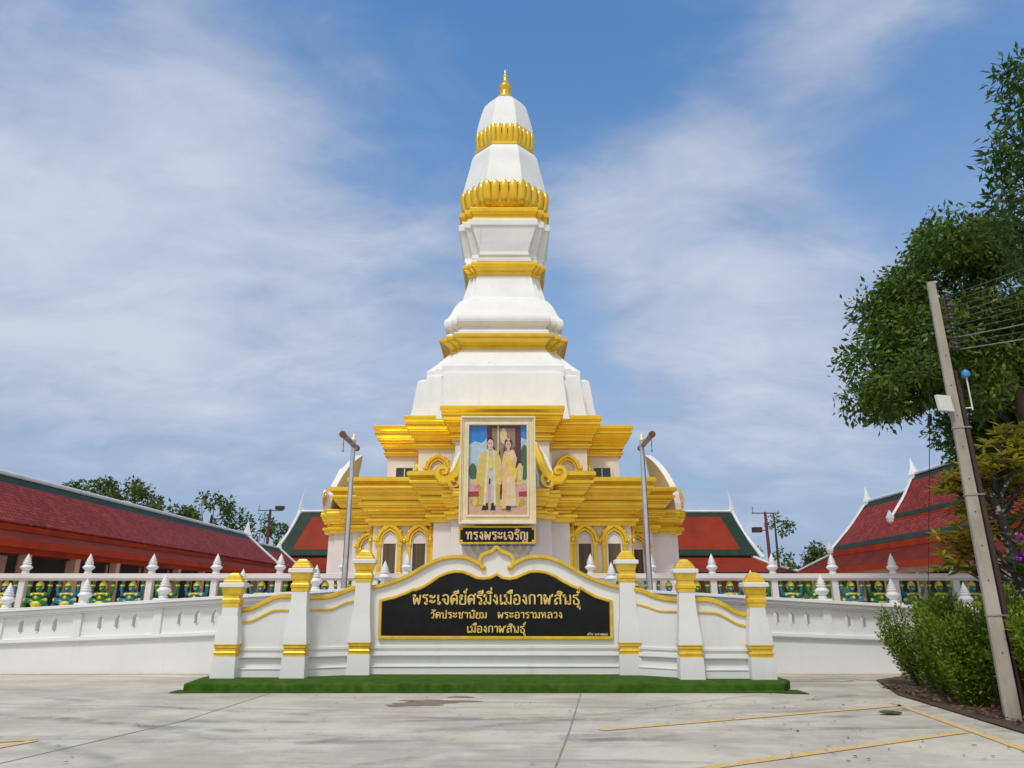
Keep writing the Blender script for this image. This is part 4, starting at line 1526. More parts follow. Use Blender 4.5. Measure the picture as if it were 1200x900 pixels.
pp('hair', [(.46, .62), (.58, .60), (.57, .84), (.47, .84)])
pp('cushion', [(.47, .68), (.56, .67), (.55, .74), (.48, .75)])
pp('column', [(.42, .83), (.60, .83), (.60, .90), (.42, .90)])
# standing figure in a long open robe
pp('shoe', [(.27, .84), (.33, .84), (.345, .94), (.23, .945), (.24, .92)])
pp('shoe', [(.40, .84), (.45, .84), (.465, .945), (.375, .945), (.39, .92)])
pp('suit_grey', [(.27, .30), (.47, .30), (.46, .86), (.40, .87), (.375, .60), (.35, .60), (.335, .87), (.27, .86)])
pp('suit_grey', [(.33, .255), (.41, .255), (.44, .32), (.30, .32)])
pp('robe_gold', [(.33, .27), (.24, .30), (.16, .40), (.13, .60), (.12, .66), (.20, .67), (.18, .88), (.30, .90), (.33, .60), (.31, .40)])
pp('robe_gold', [(.40, .27), (.50, .30), (.56, .40), (.585, .60), (.56, .64), (.53, .62), (.55, .88), (.44, .90), (.435, .60), (.43, .40)])
pp('robe_pale', [(.31, .28), (.35, .30), (.325, .58), (.30, .88), (.26, .88), (.30, .5)])
pp('robe_pale', [(.42, .28), (.44, .30), (.455, .58), (.475, .88), (.44, .88), (.43, .55)])
for k in range(4):
    pp('robe_shade', [(.185 + .02 * k, .68), (.195 + .02 * k, .68), (.19 + .024 * k, .86), (.182 + .024 * k, .86)])
    pp('robe_shade', [(.47 + .02 * k, .66), (.478 + .02 * k, .66), (.482 + .02 * k, .86), (.474 + .02 * k, .86)])
pp('sash', [(.345, .36), (.40, .36), (.41, .48), (.36, .50)])
pe('skin', .14, .665, .025, .022)
pe('skin', .545, .65, .022, .022)
pe('hair', .370, .186, .058, .044)
pe('skin', .370, .212, .054, .050)
pp('skin', [(.35, .24), (.39, .24), (.395, .28), (.345, .28)])
pe('hair', .348, .207, .012, .004)
pe('hair', .392, .207, .012, .004)
pe('pink', .370, .238, .018, .004)
# standing figure in a long gold dress
pp('shoe', [(.66, .90), (.72, .90), (.72, .945), (.64, .94)])
pp('dress_pale', [(.60, .55), (.79, .55), (.82, .90), (.58, .90)])
pp('dress', [(.61, .30), (.78, .28), (.83, .38), (.80, .50), (.80, .58), (.58, .58), (.57, .42)])
pp('dress', [(.58, .56), (.66, .56), (.64, .93), (.57, .93)])
pp('dress_pale', [(.66, .29), (.74, .29), (.80, .36), (.72, .40), (.62, .36)])
pp('dress', [(.57, .78), (.82, .78), (.82, .81), (.57, .81)])
pp('sash', [(.76, .46), (.83, .50), (.82, .62), (.77, .60)])
pp('sash', [(.62, .33), (.68, .36), (.79, .54), (.73, .56)])
pe('skin', .62, .48, .05, .024)
pe('skin', .59, .53, .024, .03)
pe('hair', .680, .195, .062, .042)
pe('skin', .680, .225, .047, .045)
pp('skin', [(.662, .25), (.70, .25), (.71, .30), (.655, .30)])
pe('column', .682, .165, .03, .014)
pe('hair', .662, .219, .010, .004)
pe('hair', .700, .219, .010, .004)
pe('pink', .680, .247, .014, .004)
pic.build('picture', pmats, por)

b0, b1 = at(582, 637, PY).z, at(582, 617, PY).z
nb_ = thing('name_board', 'small black name board with gold lettering below the framed portrait', 'sign', (pc.x, PY, b0))
m = MB()
m.box(x0 + .03, x1 - .03, PY - .04, AY - 8.32 - .062, b0, b1)
brd = m.build('board', BLACK_STONE, nb_)
m = MB()
m.sweep([(x0 + .05, b0 + .02), (x1 - .05, b0 + .02), (x1 - .05, b1 - .02), (x0 + .05, b1 - .02)], .06, PY - .09, PY - .041, closed=True, crown=.03)
for sx in (x0 + .12, x1 - .12):
    for sz in (b0 + .09, b1 - .09):
        m.ball((sx, PY - .05, sz), (.05, .025, .045), 8, 5)
m.build('gold_border', GOLD_LIGHT, nb_)
thai('ทรงพระเจริญ', pc.x, at(582, 632.3, PY).z, (x1 - x0) * .80, .27, PY - .041, LETTER_PALE, 'lettering', nb_, .18)


# ------------------------------------------------------------------ flagpoles
def flagpole(x, label):
    root = thing('flagpole', label, 'flagpole', (x, 18.5, .95), 'steel flagpoles before the chedi')
    m = MB()
    m.tube([(x, 18.5, .95), (x, 18.5, 3.2), (x, 18.5, 5.68)], [.085, .072, .058], 14)
    m.lathe([(.16, 0), (.16, .03), (.10, .05), (.10, .12)], (x, 18.5, .95), 14)
    m.build('pole', STEEL, root)
    m = MB()
    m.lathe([(.06, 0), (.075, .01), (.075, .05), (.058, .06), (.058, .09), (.03, .16), (.008, .22)], (x, 18.5, 5.68), 12)
    m.build('pole_tip', CREAM_GILT, root)
    m = MB()
    m.tube([(x + .02, 17.2, 5.56), (x + .02, 18.8, 5.56)], .068, 12)
    bar = m.build('crossbar', BROWNPINK, root)
    m = MB()
    for y in (17.18, 18.82):
        m.tube([(x + .02, y - .03, 5.56), (x + .02, y + .03, 5.56)], .085, 12)
    m.build('end_cap', RUST, bar)
    m = MB()
    m.tube([(x + .02, 17.32, 5.49), (x + .02, 17.32, 5.20)], .012, 6)
    m.ball((x + .02, 17.32, 5.18), .03, 8, 6)
    m.build('hook', GALV, bar)


flagpole(-4.21, 'steel flagpole with a pinkish crossbar, standing nearer the long maroon roof')
flagpole(3.45, 'steel flagpole with a pinkish crossbar, standing nearer the tiered red roof')


# ------------------------------------------------------------------ galleries
def slab(mb, a, b, y0, y1, th, m=0):
    """roof sheet between (x, z) points a and b, along y."""
    d = Vector((b[0] - a[0], b[1] - a[1])).normalized()
    nx, nz = -d.y, d.x
    if nz < 0:
        nx, nz = -nx, -nz
    q = [(a[0], a[1]), (b[0], b[1]), (b[0] - nx * th, b[1] - nz * th), (a[0] - nx * th, a[1] - nz * th)]
    mb.hexa([(q[0][0], y0, q[0][1]), (q[1][0], y0, q[1][1]), (q[1][0], y1, q[1][1]), (q[0][0], y1, q[0][1]),
             (q[3][0], y0, q[3][1]), (q[2][0], y0, q[2][1]), (q[2][0], y1, q[2][1]), (q[3][0], y1, q[3][1])], m)


def lerp2(a, b, u):
    return (a[0] + (b[0] - a[0]) * u, a[1] + (b[1] - a[1]) * u)


def horn(mb, x, y, z, h, lean=(0, 0), r=.12, th=.09):
    prof = [(1.0, -.25), (1.15, 0), (.80, .2), (.48, .45), (.24, .72), (.05, 1.0)]
    rings = []
    for w_, u in prof:
        k = max(u, 0) ** 1.5
        c_ = (x + lean[0] * k, y + lean[1] * k, z + (h * u if u > 0 else u))
        rings.append([(c_[0] + a * r * w_, c_[1] + b * r * w_ * .7, c_[2]) for a, b in ((-1, 0), (0, -1), (1, 0), (0, 1))])
    mb.loft(rings)


lg = thing('gallery_hall', 'long low gallery with a maroon tiled roof and green ridge band, peach columns', 'gallery', (-20.4, 40, 0))
XR = -20.4
for sgn in (1, -1):
    A, B = (XR, 6.5), (XR + sgn * 2.6, 4.32)
    m = MB()
    slab(m, lerp2(A, B, .20), B, 16, 55.5, .12, 0)
    slab(m, A, lerp2(A, B, .20), 16, 55.5, .125, 1)
    A2, B2 = (XR, 6.05), (XR + sgn * 2.6, 3.95)
    slab(m, lerp2(A2, B2, .24), B2, 55.5, 63.5, .12, 0)
    slab(m, A2, lerp2(A2, B2, .24), 55.5, 63.5, .125, 1)
    rf = m.build('roof', [TILE_Y, GREENBAND], lg)
    m = MB()
    slab(m, (XR + sgn * 2.45, 4.10), (XR + sgn * 3.5, 3.62), 16, 64, .08, 0)
    m.build('skirt_roof', SKIRT_Y, lg)
    m = MB()
    xx = sorted((XR + sgn * 2.52, XR + sgn * 2.58))
    m.box(xx[0], xx[1], 16, 64, 3.98, 4.24)
    xx = sorted((XR + sgn * 3.46, XR + sgn * 3.52))
    m.box(xx[0], xx[1], 16, 64.2, 3.38, 3.64)
    xx = sorted((XR + sgn * 3.0, XR + sgn * 3.2))
    m.box(xx[0], xx[1], 16, 64, 3.20, 3.44)
    m.build('fascia', ORANGE, lg)
m = MB()
m.tube([(XR, 16, 6.54), (XR, 55.5, 6.54)], .11, 8)
m.tube([(XR, 55.5, 6.08), (XR, 63.5, 6.08)], .10, 8)
for sgn in (1, -1):
    m.tube([(XR, 55.6, 6.56), (XR + sgn * 1.3, 55.6, 5.44), (XR + sgn * 2.6, 55.6, 4.4)], .10, 8)
    m.tube([(XR, 63.6, 6.12), (XR + sgn * 1.3, 63.7, 5.0), (XR + sgn * 2.6, 63.9, 4.05), (XR + sgn * 3.5, 64.2, 3.66)], .10, 8)
horn(m, XR, 55.6, 6.5, 1.15, (.0, .1), .34)
horn(m, XR, 63.6, 6.1, .7, (.0, .1), .24)
m.build('ridge', RIDGE, lg)
m = MB()
m.box(XR - 1.9, XR + 1.9, 16, 63.4, 3.2, 4.0)
m.build('ceiling_beam', DARKRED, lg)
m = MB()
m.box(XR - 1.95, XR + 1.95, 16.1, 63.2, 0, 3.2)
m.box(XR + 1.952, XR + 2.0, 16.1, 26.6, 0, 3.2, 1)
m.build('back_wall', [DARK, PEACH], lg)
m0 = MB()
m0.square([(.15, 0), (.15, 3.2)], XR + 3.05, 17.0)
c0_ = m0.build('column', PEACH, lg, bevel=.01)
for k in range(1, 16):
    c_ = c0_.copy()
    COL.objects.link(c_)
    c_.location.y = 3.0 * k + c0_.location.y
m = MB()
for k in range(11):
    y = 27.2 + k * 3
    m.box(XR + 1.952, XR + 2.01, y, y + .14, 0, 3.2)
    m.box(XR + 1.952, XR + 2.0, y, y + 3, 1.0, 1.10)
m.build('door_frame', PEACH, lg)

rg = thing('temple_hall', 'tiered maroon tiled temple hall with white bargeboards, behind the utility pole', 'hall', (22, 32, 0))
XR = 22.0


def tier(ridge, foot, y0, y1, band):
    for sgn in (-1, 1):
        A, B = (XR, ridge), (XR + sgn * (XR - foot[0]), foot[1])
        m = MB()
        slab(m, lerp2(A, B, band), lerp2(A, B, .90), y0, y1, .13, 0)
        slab(m, A, lerp2(A, B, band), y0, y1, .135, 1)
        slab(m, lerp2(A, B, .90), B, y0, y1, .137, 1)
        m.build('roof', [TILE_Y, GREENBAND], rg)
        m = MB()
        xx = sorted((B[0] + sgn * .02, B[0] - sgn * .06))
        m.box(xx[0], xx[1], y0, y1 + .02, B[1] - .34, B[1] - .02)
        m.build('fascia', ORANGE, rg)
        # bargeboard on the gable
        m = MB()
        pts = [Vector((A[0], y1 + .06, A[1] + .12)), Vector((A[0] + (B[0] - A[0]) * .5, y1 + .06, (A[1] + B[1]) / 2 - .02)), Vector((B[0] + sgn * .1, y1 + .06, B[1] + .02))]
        m.tube(pts, [.09, .095, .09], 4, smooth=False)
        m.square([(.02, B[1] - .28), (.15, B[1] - .15), (.19, B[1] + .06), (.12, B[1] + .24), (.02, B[1] + .46)], B[0] + sgn * .14, y1 + .06, ry=.5)
        m.build('bargeboard', RIDGE, rg)
    m = MB()
    m.tube([(XR, y0, ridge + .03), (XR, y1, ridge + .03)], .11, 8)
    horn(m, XR, y1 + .05, ridge, .95, (0, .2), .30)
    m.build('ridge', RIDGE, rg)
    m = MB()
    m.poly([(XR, y1 - .1, ridge - .1), (XR - (XR - foot[0]) * .96, y1 - .1, foot[1]), (XR + (XR - foot[0]) * .96, y1 - .1, foot[1])])
    m.build('gable', ORANGE, rg)


tier(8.25, (20.45, 5.85), 12, 38.5, .16)
tier(7.5, (19.4, 4.55), 11.5, 44.0, .14)
for sgn in (-1, 1):
    m = MB()
    e0, e1 = XR + sgn * 2.55, XR + sgn * 3.5
    m.hexa([(e0, 11, 4.25), (e1, 11, 3.42), (e1, 47.4, 3.42), (e0, 44.4, 4.25), (e0, 11, 4.17), (e1, 11, 3.34), (e1, 47.4, 3.34), (e0, 44.4, 4.17)])
    m.build('skirt_roof', SKIRT_Y, rg)
    m = MB()
    xx = sorted((e1 - sgn * .02, e1 + sgn * .05))
    m.box(xx[0], xx[1], 11, 47.45, 3.16, 3.44)
    m.build('fascia', ORANGE, rg)
m = MB()
m.hexa([(XR - 2.55, 44.4, 4.25), (XR + 2.55, 44.4, 4.25), (XR + 3.5, 47.4, 3.42), (XR - 3.5, 47.4, 3.42), (XR - 2.55, 44.4, 4.17), (XR + 2.55, 44.4, 4.17), (XR + 3.5, 47.4, 3.34), (XR - 3.5, 47.4, 3.34)])
m.build('skirt_roof', SKIRT_Y, rg)
m = MB()
m.tube([(XR - 2.5, 44.3, 4.4), (XR - 3.5, 47.4, 3.5)], .07, 6)
m.build('hip_ridge', RIDGE, rg)
m = MB()
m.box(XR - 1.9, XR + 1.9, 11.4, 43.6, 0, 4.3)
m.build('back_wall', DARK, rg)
m = MB()
m.box(XR - 3.2, XR - 2.95, 11, 46.4, 2.92, 3.2)
m.box(XR + 2.95, XR + 3.2, 11, 46.4, 2.92, 3.2)
m.build('beam', PEACH, rg)
m0 = MB()
m0.square([(.16, 0), (.16, 2.92)], XR - 3.07, 13.0)
c0_ = m0.build('column', PEACH, rg, bevel=.01)
for k in range(1, 12):
    c_ = c0_.copy()
    COL.objects.link(c_)
    c_.location.y = 3.0 * k + c0_.location.y
m = MB()
m.box(XR - 1.96, XR - 1.902, 11.4, 43.6, 0, 1.0)
m.build('dado_wall', PEACH, rg)

# hall behind the chedi, its ridge running across the view
HY = 77.0
hall = thing('ordination_hall', 'wide hall with an orange-red roof, mostly hidden behind the chedi', 'hall', (0, HY, 0))
hx0, hx1 = at(352, 598, HY).x, at(858, 600, HY).x
rz = at(820, 600, HY).z
fz = at(820, 650, HY - 3.6).z
m = MB()
for sg in (-1, 1):
    q = lambda u, inset, lift: [(hx0 + inset - u * 1.3, HY + sg * 3.6 * u, rz + (fz - rz) * u + lift), (hx1 - inset + u * 1.3, HY + sg * 3.6 * u, rz + (fz - rz) * u + lift)]
    bands = [(0, .12, 1), (.12, .88, 0), (.88, 1, 1)]
    for u0, u1, mi in bands:
        a, b = q(u0, 0, 0), q(u1, 0, 0)
        m.hexa([a[0], a[1], b[1], b[0]] + [(v[0], v[1], v[2] - .12) for v in (a[0], a[1], b[1], b[0])], 1 if mi else 0)
    for e in (0, 1):
        a0, a1 = q(0, 0, .02), q(1, 0, .02)
        b0, b1_ = q(0, 1.6, .02), q(1, 1.6, .02)
        m.add([a0[e], b0[e], b1_[e], a1[e]], [(0, 1, 2, 3)], 1)
m.build('roof', [TILE_X, GREENBAND], hall)
m = MB()
sz = at(900, 670, HY - 6.2).z
sx0, sx1 = hx0 - 3.6, hx1 + 3.9
for sg in (-1, 1):
    m.hexa([(hx0 - .6, HY + sg * 3.4, fz - .25), (hx1 + .6, HY + sg * 3.4, fz - .25), (sx1, HY + sg * 6.2, sz), (sx0, HY + sg * 6.2, sz),
            (hx0 - .6, HY + sg * 3.4, fz - .35), (hx1 + .6, HY + sg * 3.4, fz - .35), (sx1, HY + sg * 6.2, sz - .1), (sx0, HY + sg * 6.2, sz - .1)])
    e0, e1 = (hx0 - .6, sx0) if sg < 0 else (hx1 + .6, sx1)
    m.hexa([(e0, HY - 3.4, fz - .25), (e1, HY - 6.2, sz), (e1, HY + 6.2, sz), (e0, HY + 3.4, fz - .25), (e0, HY - 3.4, fz - .35), (e1, HY - 6.2, sz - .1), (e1, HY + 6.2, sz - .1), (e0, HY + 3.4, fz - .35)])
m.build('skirt_roof', TILE_X, hall)
m = MB()
m.box(hx0 - .5, hx1 + .5, HY - 3.35, HY - 3.25, fz - .5, fz)
m.box(sx0, sx1, HY - 6.25, HY - 6.15, sz - .4, sz - .02)
m.build('fascia', GREENBAND, hall)
m = MB()
m.tube([(hx0, HY, rz + .08), (hx1, HY, rz + .08)], .15, 8)
for e, hx in ((-1, hx0), (1, hx1)):
    for sg in (-1, 1):
        m.tube([(hx, HY, rz + .1), (hx + e * .5, HY + sg * 1.6, (rz * 1.05 + fz * .95) / 2 - .1), (hx + e * 1.3, HY + sg * 3.7, fz + .05), (hx + e * 1.5, HY + sg * 3.8, fz - .3)], [.18, .2, .22, .3], 8)
        m.tube([(hx + e * .6, HY + sg * 3.4, fz - .15), (hx + e * 2.2, HY + sg * 4.9, (fz + sz) / 2 - .25), ((sx0 if e < 0 else sx1), HY + sg * 6.2, sz + .1)], .14, 8)
    horn(m, hx, HY, rz, 2.6, (e * -.35, 0), .30)
m.build('ridge', RIDGE, hall)
m = MB()
m.box(sx0 + 2.5, sx1 - 2.5, HY - 5, HY + 5, 0, sz - .1)
m.build('wall', DARKRED, hall)


# ------------------------------------------------------------------ lamp posts far behind
def lamp_post(px, ytop, Y, label, side):
    top = at(px, ytop, Y)
    x, z = top.x, top.z
    root = thing('lamp_post', label, 'lamp post', (x, Y, 0))
    m = MB()
    m.tube([(x, Y, 0), (x, Y, z)], [.20, .12], 10)
    m.build('pole', REDPOLE, root)
    m = MB()
    m.tube([(x - 1.2, Y, z - .1), (x + 1.2, Y, z - .1)], .05, 6)
    m.tube([(x - 1.1, Y, z - .1), (x - 1.1, Y, z + .45)], .03, 6)
    m.build('cross_arm', REDPOLE, root)
    m = MB()
    if side > 0:
        m.box(x + .5, x + 1.3, Y - .3, Y + .2, z - .02, z + .32)
    else:
        m.box(x - 1.3, x - .5, Y - .3, Y + .2, z - 1.8, z - 1.35)
        m.tube([(x, Y, z - 1.6), (x - .6, Y, z - 1.6)], .05, 6)
    m.build('floodlight', PIPE, root, bevel=.05)


lamp_post(317, 597, 68, 'dark red floodlight post among trees behind the maroon gallery roof', 1)
lamp_post(896.5, 600, 64, 'dark red floodlight post beside the slender tree, behind the balustrade', -1)


# ------------------------------------------------------------------ trees behind
def tree(name, label, x, y, h, crown, r, per, size, m, group=None, trunk=.25, seed=1, low=-.6, ncl=26, flat=.85):
    rng = np.random.default_rng(seed)
    root = thing(name, label, 'tree', (x, y, 0), group)
    t_ = MB()
    cz = h - crown[2]
    t_.tube([(x, y, -.1), (x + .1, y, cz * .5), (x - .05, y, cz), (x, y, h - crown[2] * .6)], [trunk * 1.3, trunk, trunk * .75, trunk * .3], 9)
    cl = spread_clumps(ncl, (x, y, cz), crown, r, rng, low)
    for q in cl[::2]:
        s_ = (x, y, cz - crown[2] * (.2 + .5 * rng.random()))
        t_.tube([s_, tuple((np.array(s_) * .45 + np.array(q[:3]) * .55) + np.array([0, 0, -.2])), q[:3]], [trunk * .42, trunk * .26, trunk * .08], 6)
    t_.build('trunk', BARK, root)
    quads('crown', clump_leaves(cl, per, size, rng, .55, .25, .2, flat), m, root)
    return root


BT = 'trees behind the maroon gallery'
for px, ytop, Y, cr, lab, sd in (
        (112, 560, 70, (3.4, 3, 2.4), 'low rounded dark tree showing just above the maroon gallery roof', 11),
        (162, 561, 74, (3.2, 3, 3.0), 'small ragged tree above the maroon roof, between two lower crowns', 12),
        (200, 593, 66, (2.6, 2.5, 1.6), 'lowest tree crown barely showing over the maroon gallery ridge', 13),
        (252, 570, 76, (5.2, 4, 5.0), 'tallest leafy tree above the maroon gallery roof', 14),
        (305, 598, 78, (4.8, 4, 4.6), 'dark spreading tree behind the dark red floodlight post', 15),
        (336, 622, 84, (3.6, 3, 3.4), 'dark tree crown tucked between the maroon gallery and the orange-red roof', 16)):
    q = at(px, ytop, Y)
    tree('broadleaf_tree', lab, q.x, Y, q.z, cr, .70, 135, .40, LEAF_BG, BT, .22, sd, -.8, 34)
RT = 'trees behind the terrace beside the tiered hall'
for px, ytop, Y, cr, lab, sd in (
        (884, 645, 92, (3.4, 3, 3.0), 'dark tree crown just beyond the end of the orange-red roof', 21),
        (922, 655, 80, (2.2, 2, 2.4), 'thin shrubby tree under the slender tree behind the balustrade', 22),
        (966, 637, 62, (1.5, 1.5, 1.8), 'small dark tree behind the hipped end of the tiered hall', 23)):
    q = at(px, ytop, Y)
    tree('broadleaf_tree', lab, q.x, Y, q.z, cr, .8, 260, .32, LEAF_BG, RT, .15, sd, -.8, 16)
# slender tree with two tufts
q0, q1 = at(907, 603, 70), at(913, 668, 70)
root = thing('slender_tree', 'slender tall tree with two small leaf tufts beside the floodlight post', 'tree', (q1.x, 70, 0))
m = MB()
m.tube([(q1.x + .2, 70, -.1), (q1.x, 70, q1.z), ((q0.x + q1.x) / 2, 70, (q0.z + q1.z) / 2), (q0.x, 70, q0.z - .4)], [.2, .14, .11, .06], 8)
m.build('trunk', BARK, root)
cl = [(q0.x + a, 70 + b, q0.z + c_, r_) for a, b, c_, r_ in ((.2, 0, -.3, .8), (1.1, .2, -.9, .9), (-.5, 0, -1.0, .7), (.6, -.3, -1.7, .8), (1.5, 0, -1.2, .6), (-.2, .1, -4.0, .6), (1.0, 0, -4.2, .7), (.3, .3, -3.5, .6), (1.4, .2, -4.9, .5))]
quads('crown', clump_leaves([(a, b, c_, r_ * .75) for a, b, c_, r_ in cl], 150, .36, np.random.default_rng(31), .55, .2, .2), LEAF_BG, root)

# ------------------------------------------------------------------ big trees on the planting bed
rng = np.random.default_rng(5)
bt = thing('spreading_tree', 'large dark green spreading tree with leaning trunk behind the utility pole', 'tree', (13.4, 17.0, 0))
cl = []
for px, py, Y, r in ((1010, 440, 16.5, 1.0), (1025, 400, 17, 1.0), (1012, 468, 16, .75), (1040, 470, 16.5, .9), (1055, 350, 17, 1.1), (1090, 300, 17, 1.1), (1060, 420, 16, 1.1), (1120, 290, 18, 1.1),
                     (1150, 300, 17, 1.2), (1100, 360, 16, 1.1), (1090, 430, 17, 1.1), (1140, 360, 16, 1.2), (1185, 310, 17, 1.2), (1190, 380, 16.5, 1.2), (1150, 430, 18, 1.2), (1200, 450, 18, 1.2),
                     (1138, 472, 18.5, 1.0), (1165, 500, 19, 1.1), (1210, 520, 19, 1.1), (1085, 472, 17, .8), (1040, 330, 18, .9), (1003, 415, 17, .6), (1230, 350, 16, 1.3), (1250, 430, 17, 1.3), (1240, 280, 18, 1.2),
                     (1280, 350, 18, 1.5), (1300, 440, 18, 1.5), (1165, 545, 20, .9), (1180, 550, 20, 1.0), (1145, 400, 19, 1.4), (1200, 400, 19, 1.4), (1075, 390, 18, 1.2), (1110, 420, 19, 1.2),
                     (1205, 560, 20, 1.1), (1240, 540, 20, 1.2), (1160, 520, 20.5, 1.1), (1150, 505, 19, .9), (1190, 490, 20, 1.2), (1220, 490, 19.5, 1.2)):
    px = max(px + 16, 1026) if px < 1100 else px
    py = min(py, 450) if px < 1110 else py
    q = at(px, py, Y)
    lim = at(982 if py > 380 else 1008, py, Y).x
    for k in range(4):
        rr = r * (.42 + .38 * rng.random())
        zlo = at(px, 498 if px < 1110 else 565, Y).z
        cl.append((max(q.x + rng.normal() * .42, lim + rr), q.y + rng.normal() * .6, max(q.z + rng.normal() * .36, zlo + rr * .8), rr))
quads('crown', clump_leaves(cl, 1150, .17, rng, .42, .45, .35, .85), LEAF_BIG, bt)
m = MB()
a, b, c_ = at(1204, 495, 16.6), at(1178, 430, 16.8), at(1150, 380, 17)
m.tube([(13.4, 16.6, -.1), (12.9, 16.6, 2.5), a, b, c_, at(1110, 330, 17)], [.34, .27, .17, .14, .10, .04], 10)
m.tube([(13.0, 16.6, 2.0), at(1230, 430, 17.5), at(1225, 360, 17)], [.22, .15, .06], 8)
m.tube([(12.95, 16.6, 2.4), at(1180, 490, 18), at(1130, 460, 18.5), at(1060, 440, 17)], [.16, .11, .07, .03], 8)
m.tube([b, at(1120, 410, 16.6), at(1050, 380, 17)], [.10, .07, .03], 8)
m.tube([c_, at(1165, 330, 17), at(1150, 290, 17)], [.08, .05, .02], 8)
m.build('trunk', BARK, bt)

rng = np.random.default_rng(8)
et = thing('leafy_tree', 'tree with glossy pointed leaves reaching in beside the top of the spreading tree', 'tree', (10.9, 11.2, 0))
cl = []
tw = MB()
tw.tube([(10.9, 11.2, -.1), (10.7, 11.0, 4), (10.3, 10.8, 7.5), (9.9, 10.6, 10.4)], [.26, .2, .14, .04], 9)
for px, py, Y, r in ((1185, 95, 10.6, .42), (1198, 130, 10.6, .45), (1182, 165, 10.5, .42), (1175, 195, 10.6, .40), (1195, 210, 10.6, .5), (1178, 238, 10.5, .38), (1200, 260, 10.7, .5), (1200, 75, 10.6, .3), (1215, 170, 10.8, .6), (1230, 110, 10.8, .7),
                     (1225, 230, 10.8, .7), (1260, 170, 11, .9), (1270, 90, 11, .8), (1165, 182, 10.4, .22), (1168, 262, 10.4, .24), (1192, 290, 10.8, .4), (1230, 290, 11, .7), (1290, 240, 11, 1.0)):
    q = at(px, py, Y)
    cl.append((q.x, q.y, q.z, r))
    tw.tube([(10.35, 10.8, q.z - 1.3), ((10.35 + q.x) / 2, (10.8 + q.y) / 2, q.z - .5), tuple(q)], [.05, .03, .008], 6)
tw.build('trunk', BARK, et)
quads('crown', clump_leaves(cl, 900, .17, rng, .33, .12, .1, .9), LEAF_EDGE, et)

# small tree with whorled olive-yellow leaves
rng = np.random.default_rng(9)
yt = thing('plumeria_tree', 'small tree with whorled olive-yellow leaves and lichened trunk behind the utility pole', 'tree', (8.45, 12.1, 0))
m = MB()
m.tube([(8.5, 12.1, -.1), (8.36, 12.1, 1.6), (8.30, 12.1, 2.6), (8.15, 12.1, 3.4)], [.13, .11, .085, .05], 9)
P_, D_ = [], []
for px, py, Y in ((1165, 530, 12), (1180, 515, 12.2), (1195, 520, 12), (1190, 545, 11.9), (1172, 555, 12.3), (1205, 540, 12), (1160, 570, 12.6), (1200, 575, 12.5), (1185, 585, 12.6), (1175, 600, 12.8), (1210, 600, 12.5),
                  (1125, 560, 12.6), (1112, 572, 12.7), (1132, 585, 12.4), (1118, 595, 12.7), (1140, 570, 12.5), (1108, 630, 12.8), (1124, 625, 12.5), (1140, 615, 12.4), (1115, 650, 12.7), (1134, 645, 12.5), (1148, 630, 12.3), (1128, 668, 12.6),
                  (1150, 600, 12.5), (1142, 660, 12.4), (1150, 550, 12.7), (1198, 620, 12.6), (1208, 560, 12.2), (1190, 505, 12.5), (1172, 540, 12.8), (1185, 565, 13), (1100, 568, 12.9), (1145, 645, 12.8), (1195, 640, 12.2)):
    q = np.array(at(px, py, Y)) + rng.normal(size=3) * .04
    m.tube([(8.25, 12.1, max(1.9, min(3.3, q[2] - .6))), tuple(np.array([8.25, 12.1, q[2] - .35]) * .4 + q * .6 - np.array([0, 0, .1])), tuple(q)], [.035, .026, .012], 6)
    for j in range(6):
        c_ = q + rng.normal(size=3) * np.array([.15, .15, .10])
        k = 10
        th = rng.random() * 6.28 + np.arange(k) * 2 * np.pi / k + rng.normal(size=k) * .15
        P_.append(np.repeat(c_[None], k, 0))
        D_.append(np.stack([np.cos(th), np.sin(th), .25 + rng.normal(size=k) * .3 - .25 * (j % 2)], 1))
P_, D_ = np.concatenate(P_), np.concatenate(D_)
n = len(P_)
quads('crown', leaf_quads(P_, D_, unit(np.array([[0, 0, 1.]]) + rng.normal(size=(n, 3)) * .3), .19 + .11 * rng.random(n), .060 + .028 * rng.random(n)), LEAF_YELLOW, yt)
m.build('trunk', LICHEN_BARK, yt)

# purple orchid growing on the lichened trunk
oc = at(1199, 648, 11.9)
op = thing('orchid', 'purple flowering orchid tied to the lichened trunk', 'plant', (oc.x, oc.y, oc.z - .3))
rng = np.random.default_rng(3)
cl = [(oc.x + rng.normal() * .07, oc.y - .05 + rng.normal() * .04, oc.z + rng.normal() * .12, .06) for k in range(9)]
quads('blossoms', clump_leaves(cl, 6000, .05, rng, .8, .2), PURPLE, op)
k = 60
P_ = np.repeat(np.array([[oc.x, oc.y, oc.z - .25]]), k, 0) + rng.normal(size=(k, 3)) * .06
quads('leaves', leaf_quads(P_, np.stack([rng.normal(size=k), rng.normal(size=k) - .2, .5 + .4 * rng.random(k)], 1), unit(rng.normal(size=(k, 3))), .2 + .15 * rng.random(k), np.full(k, .035)), LEAF_EDGE, op)

# clipped hedge shrubs
rng = np.random.default_rng(12)


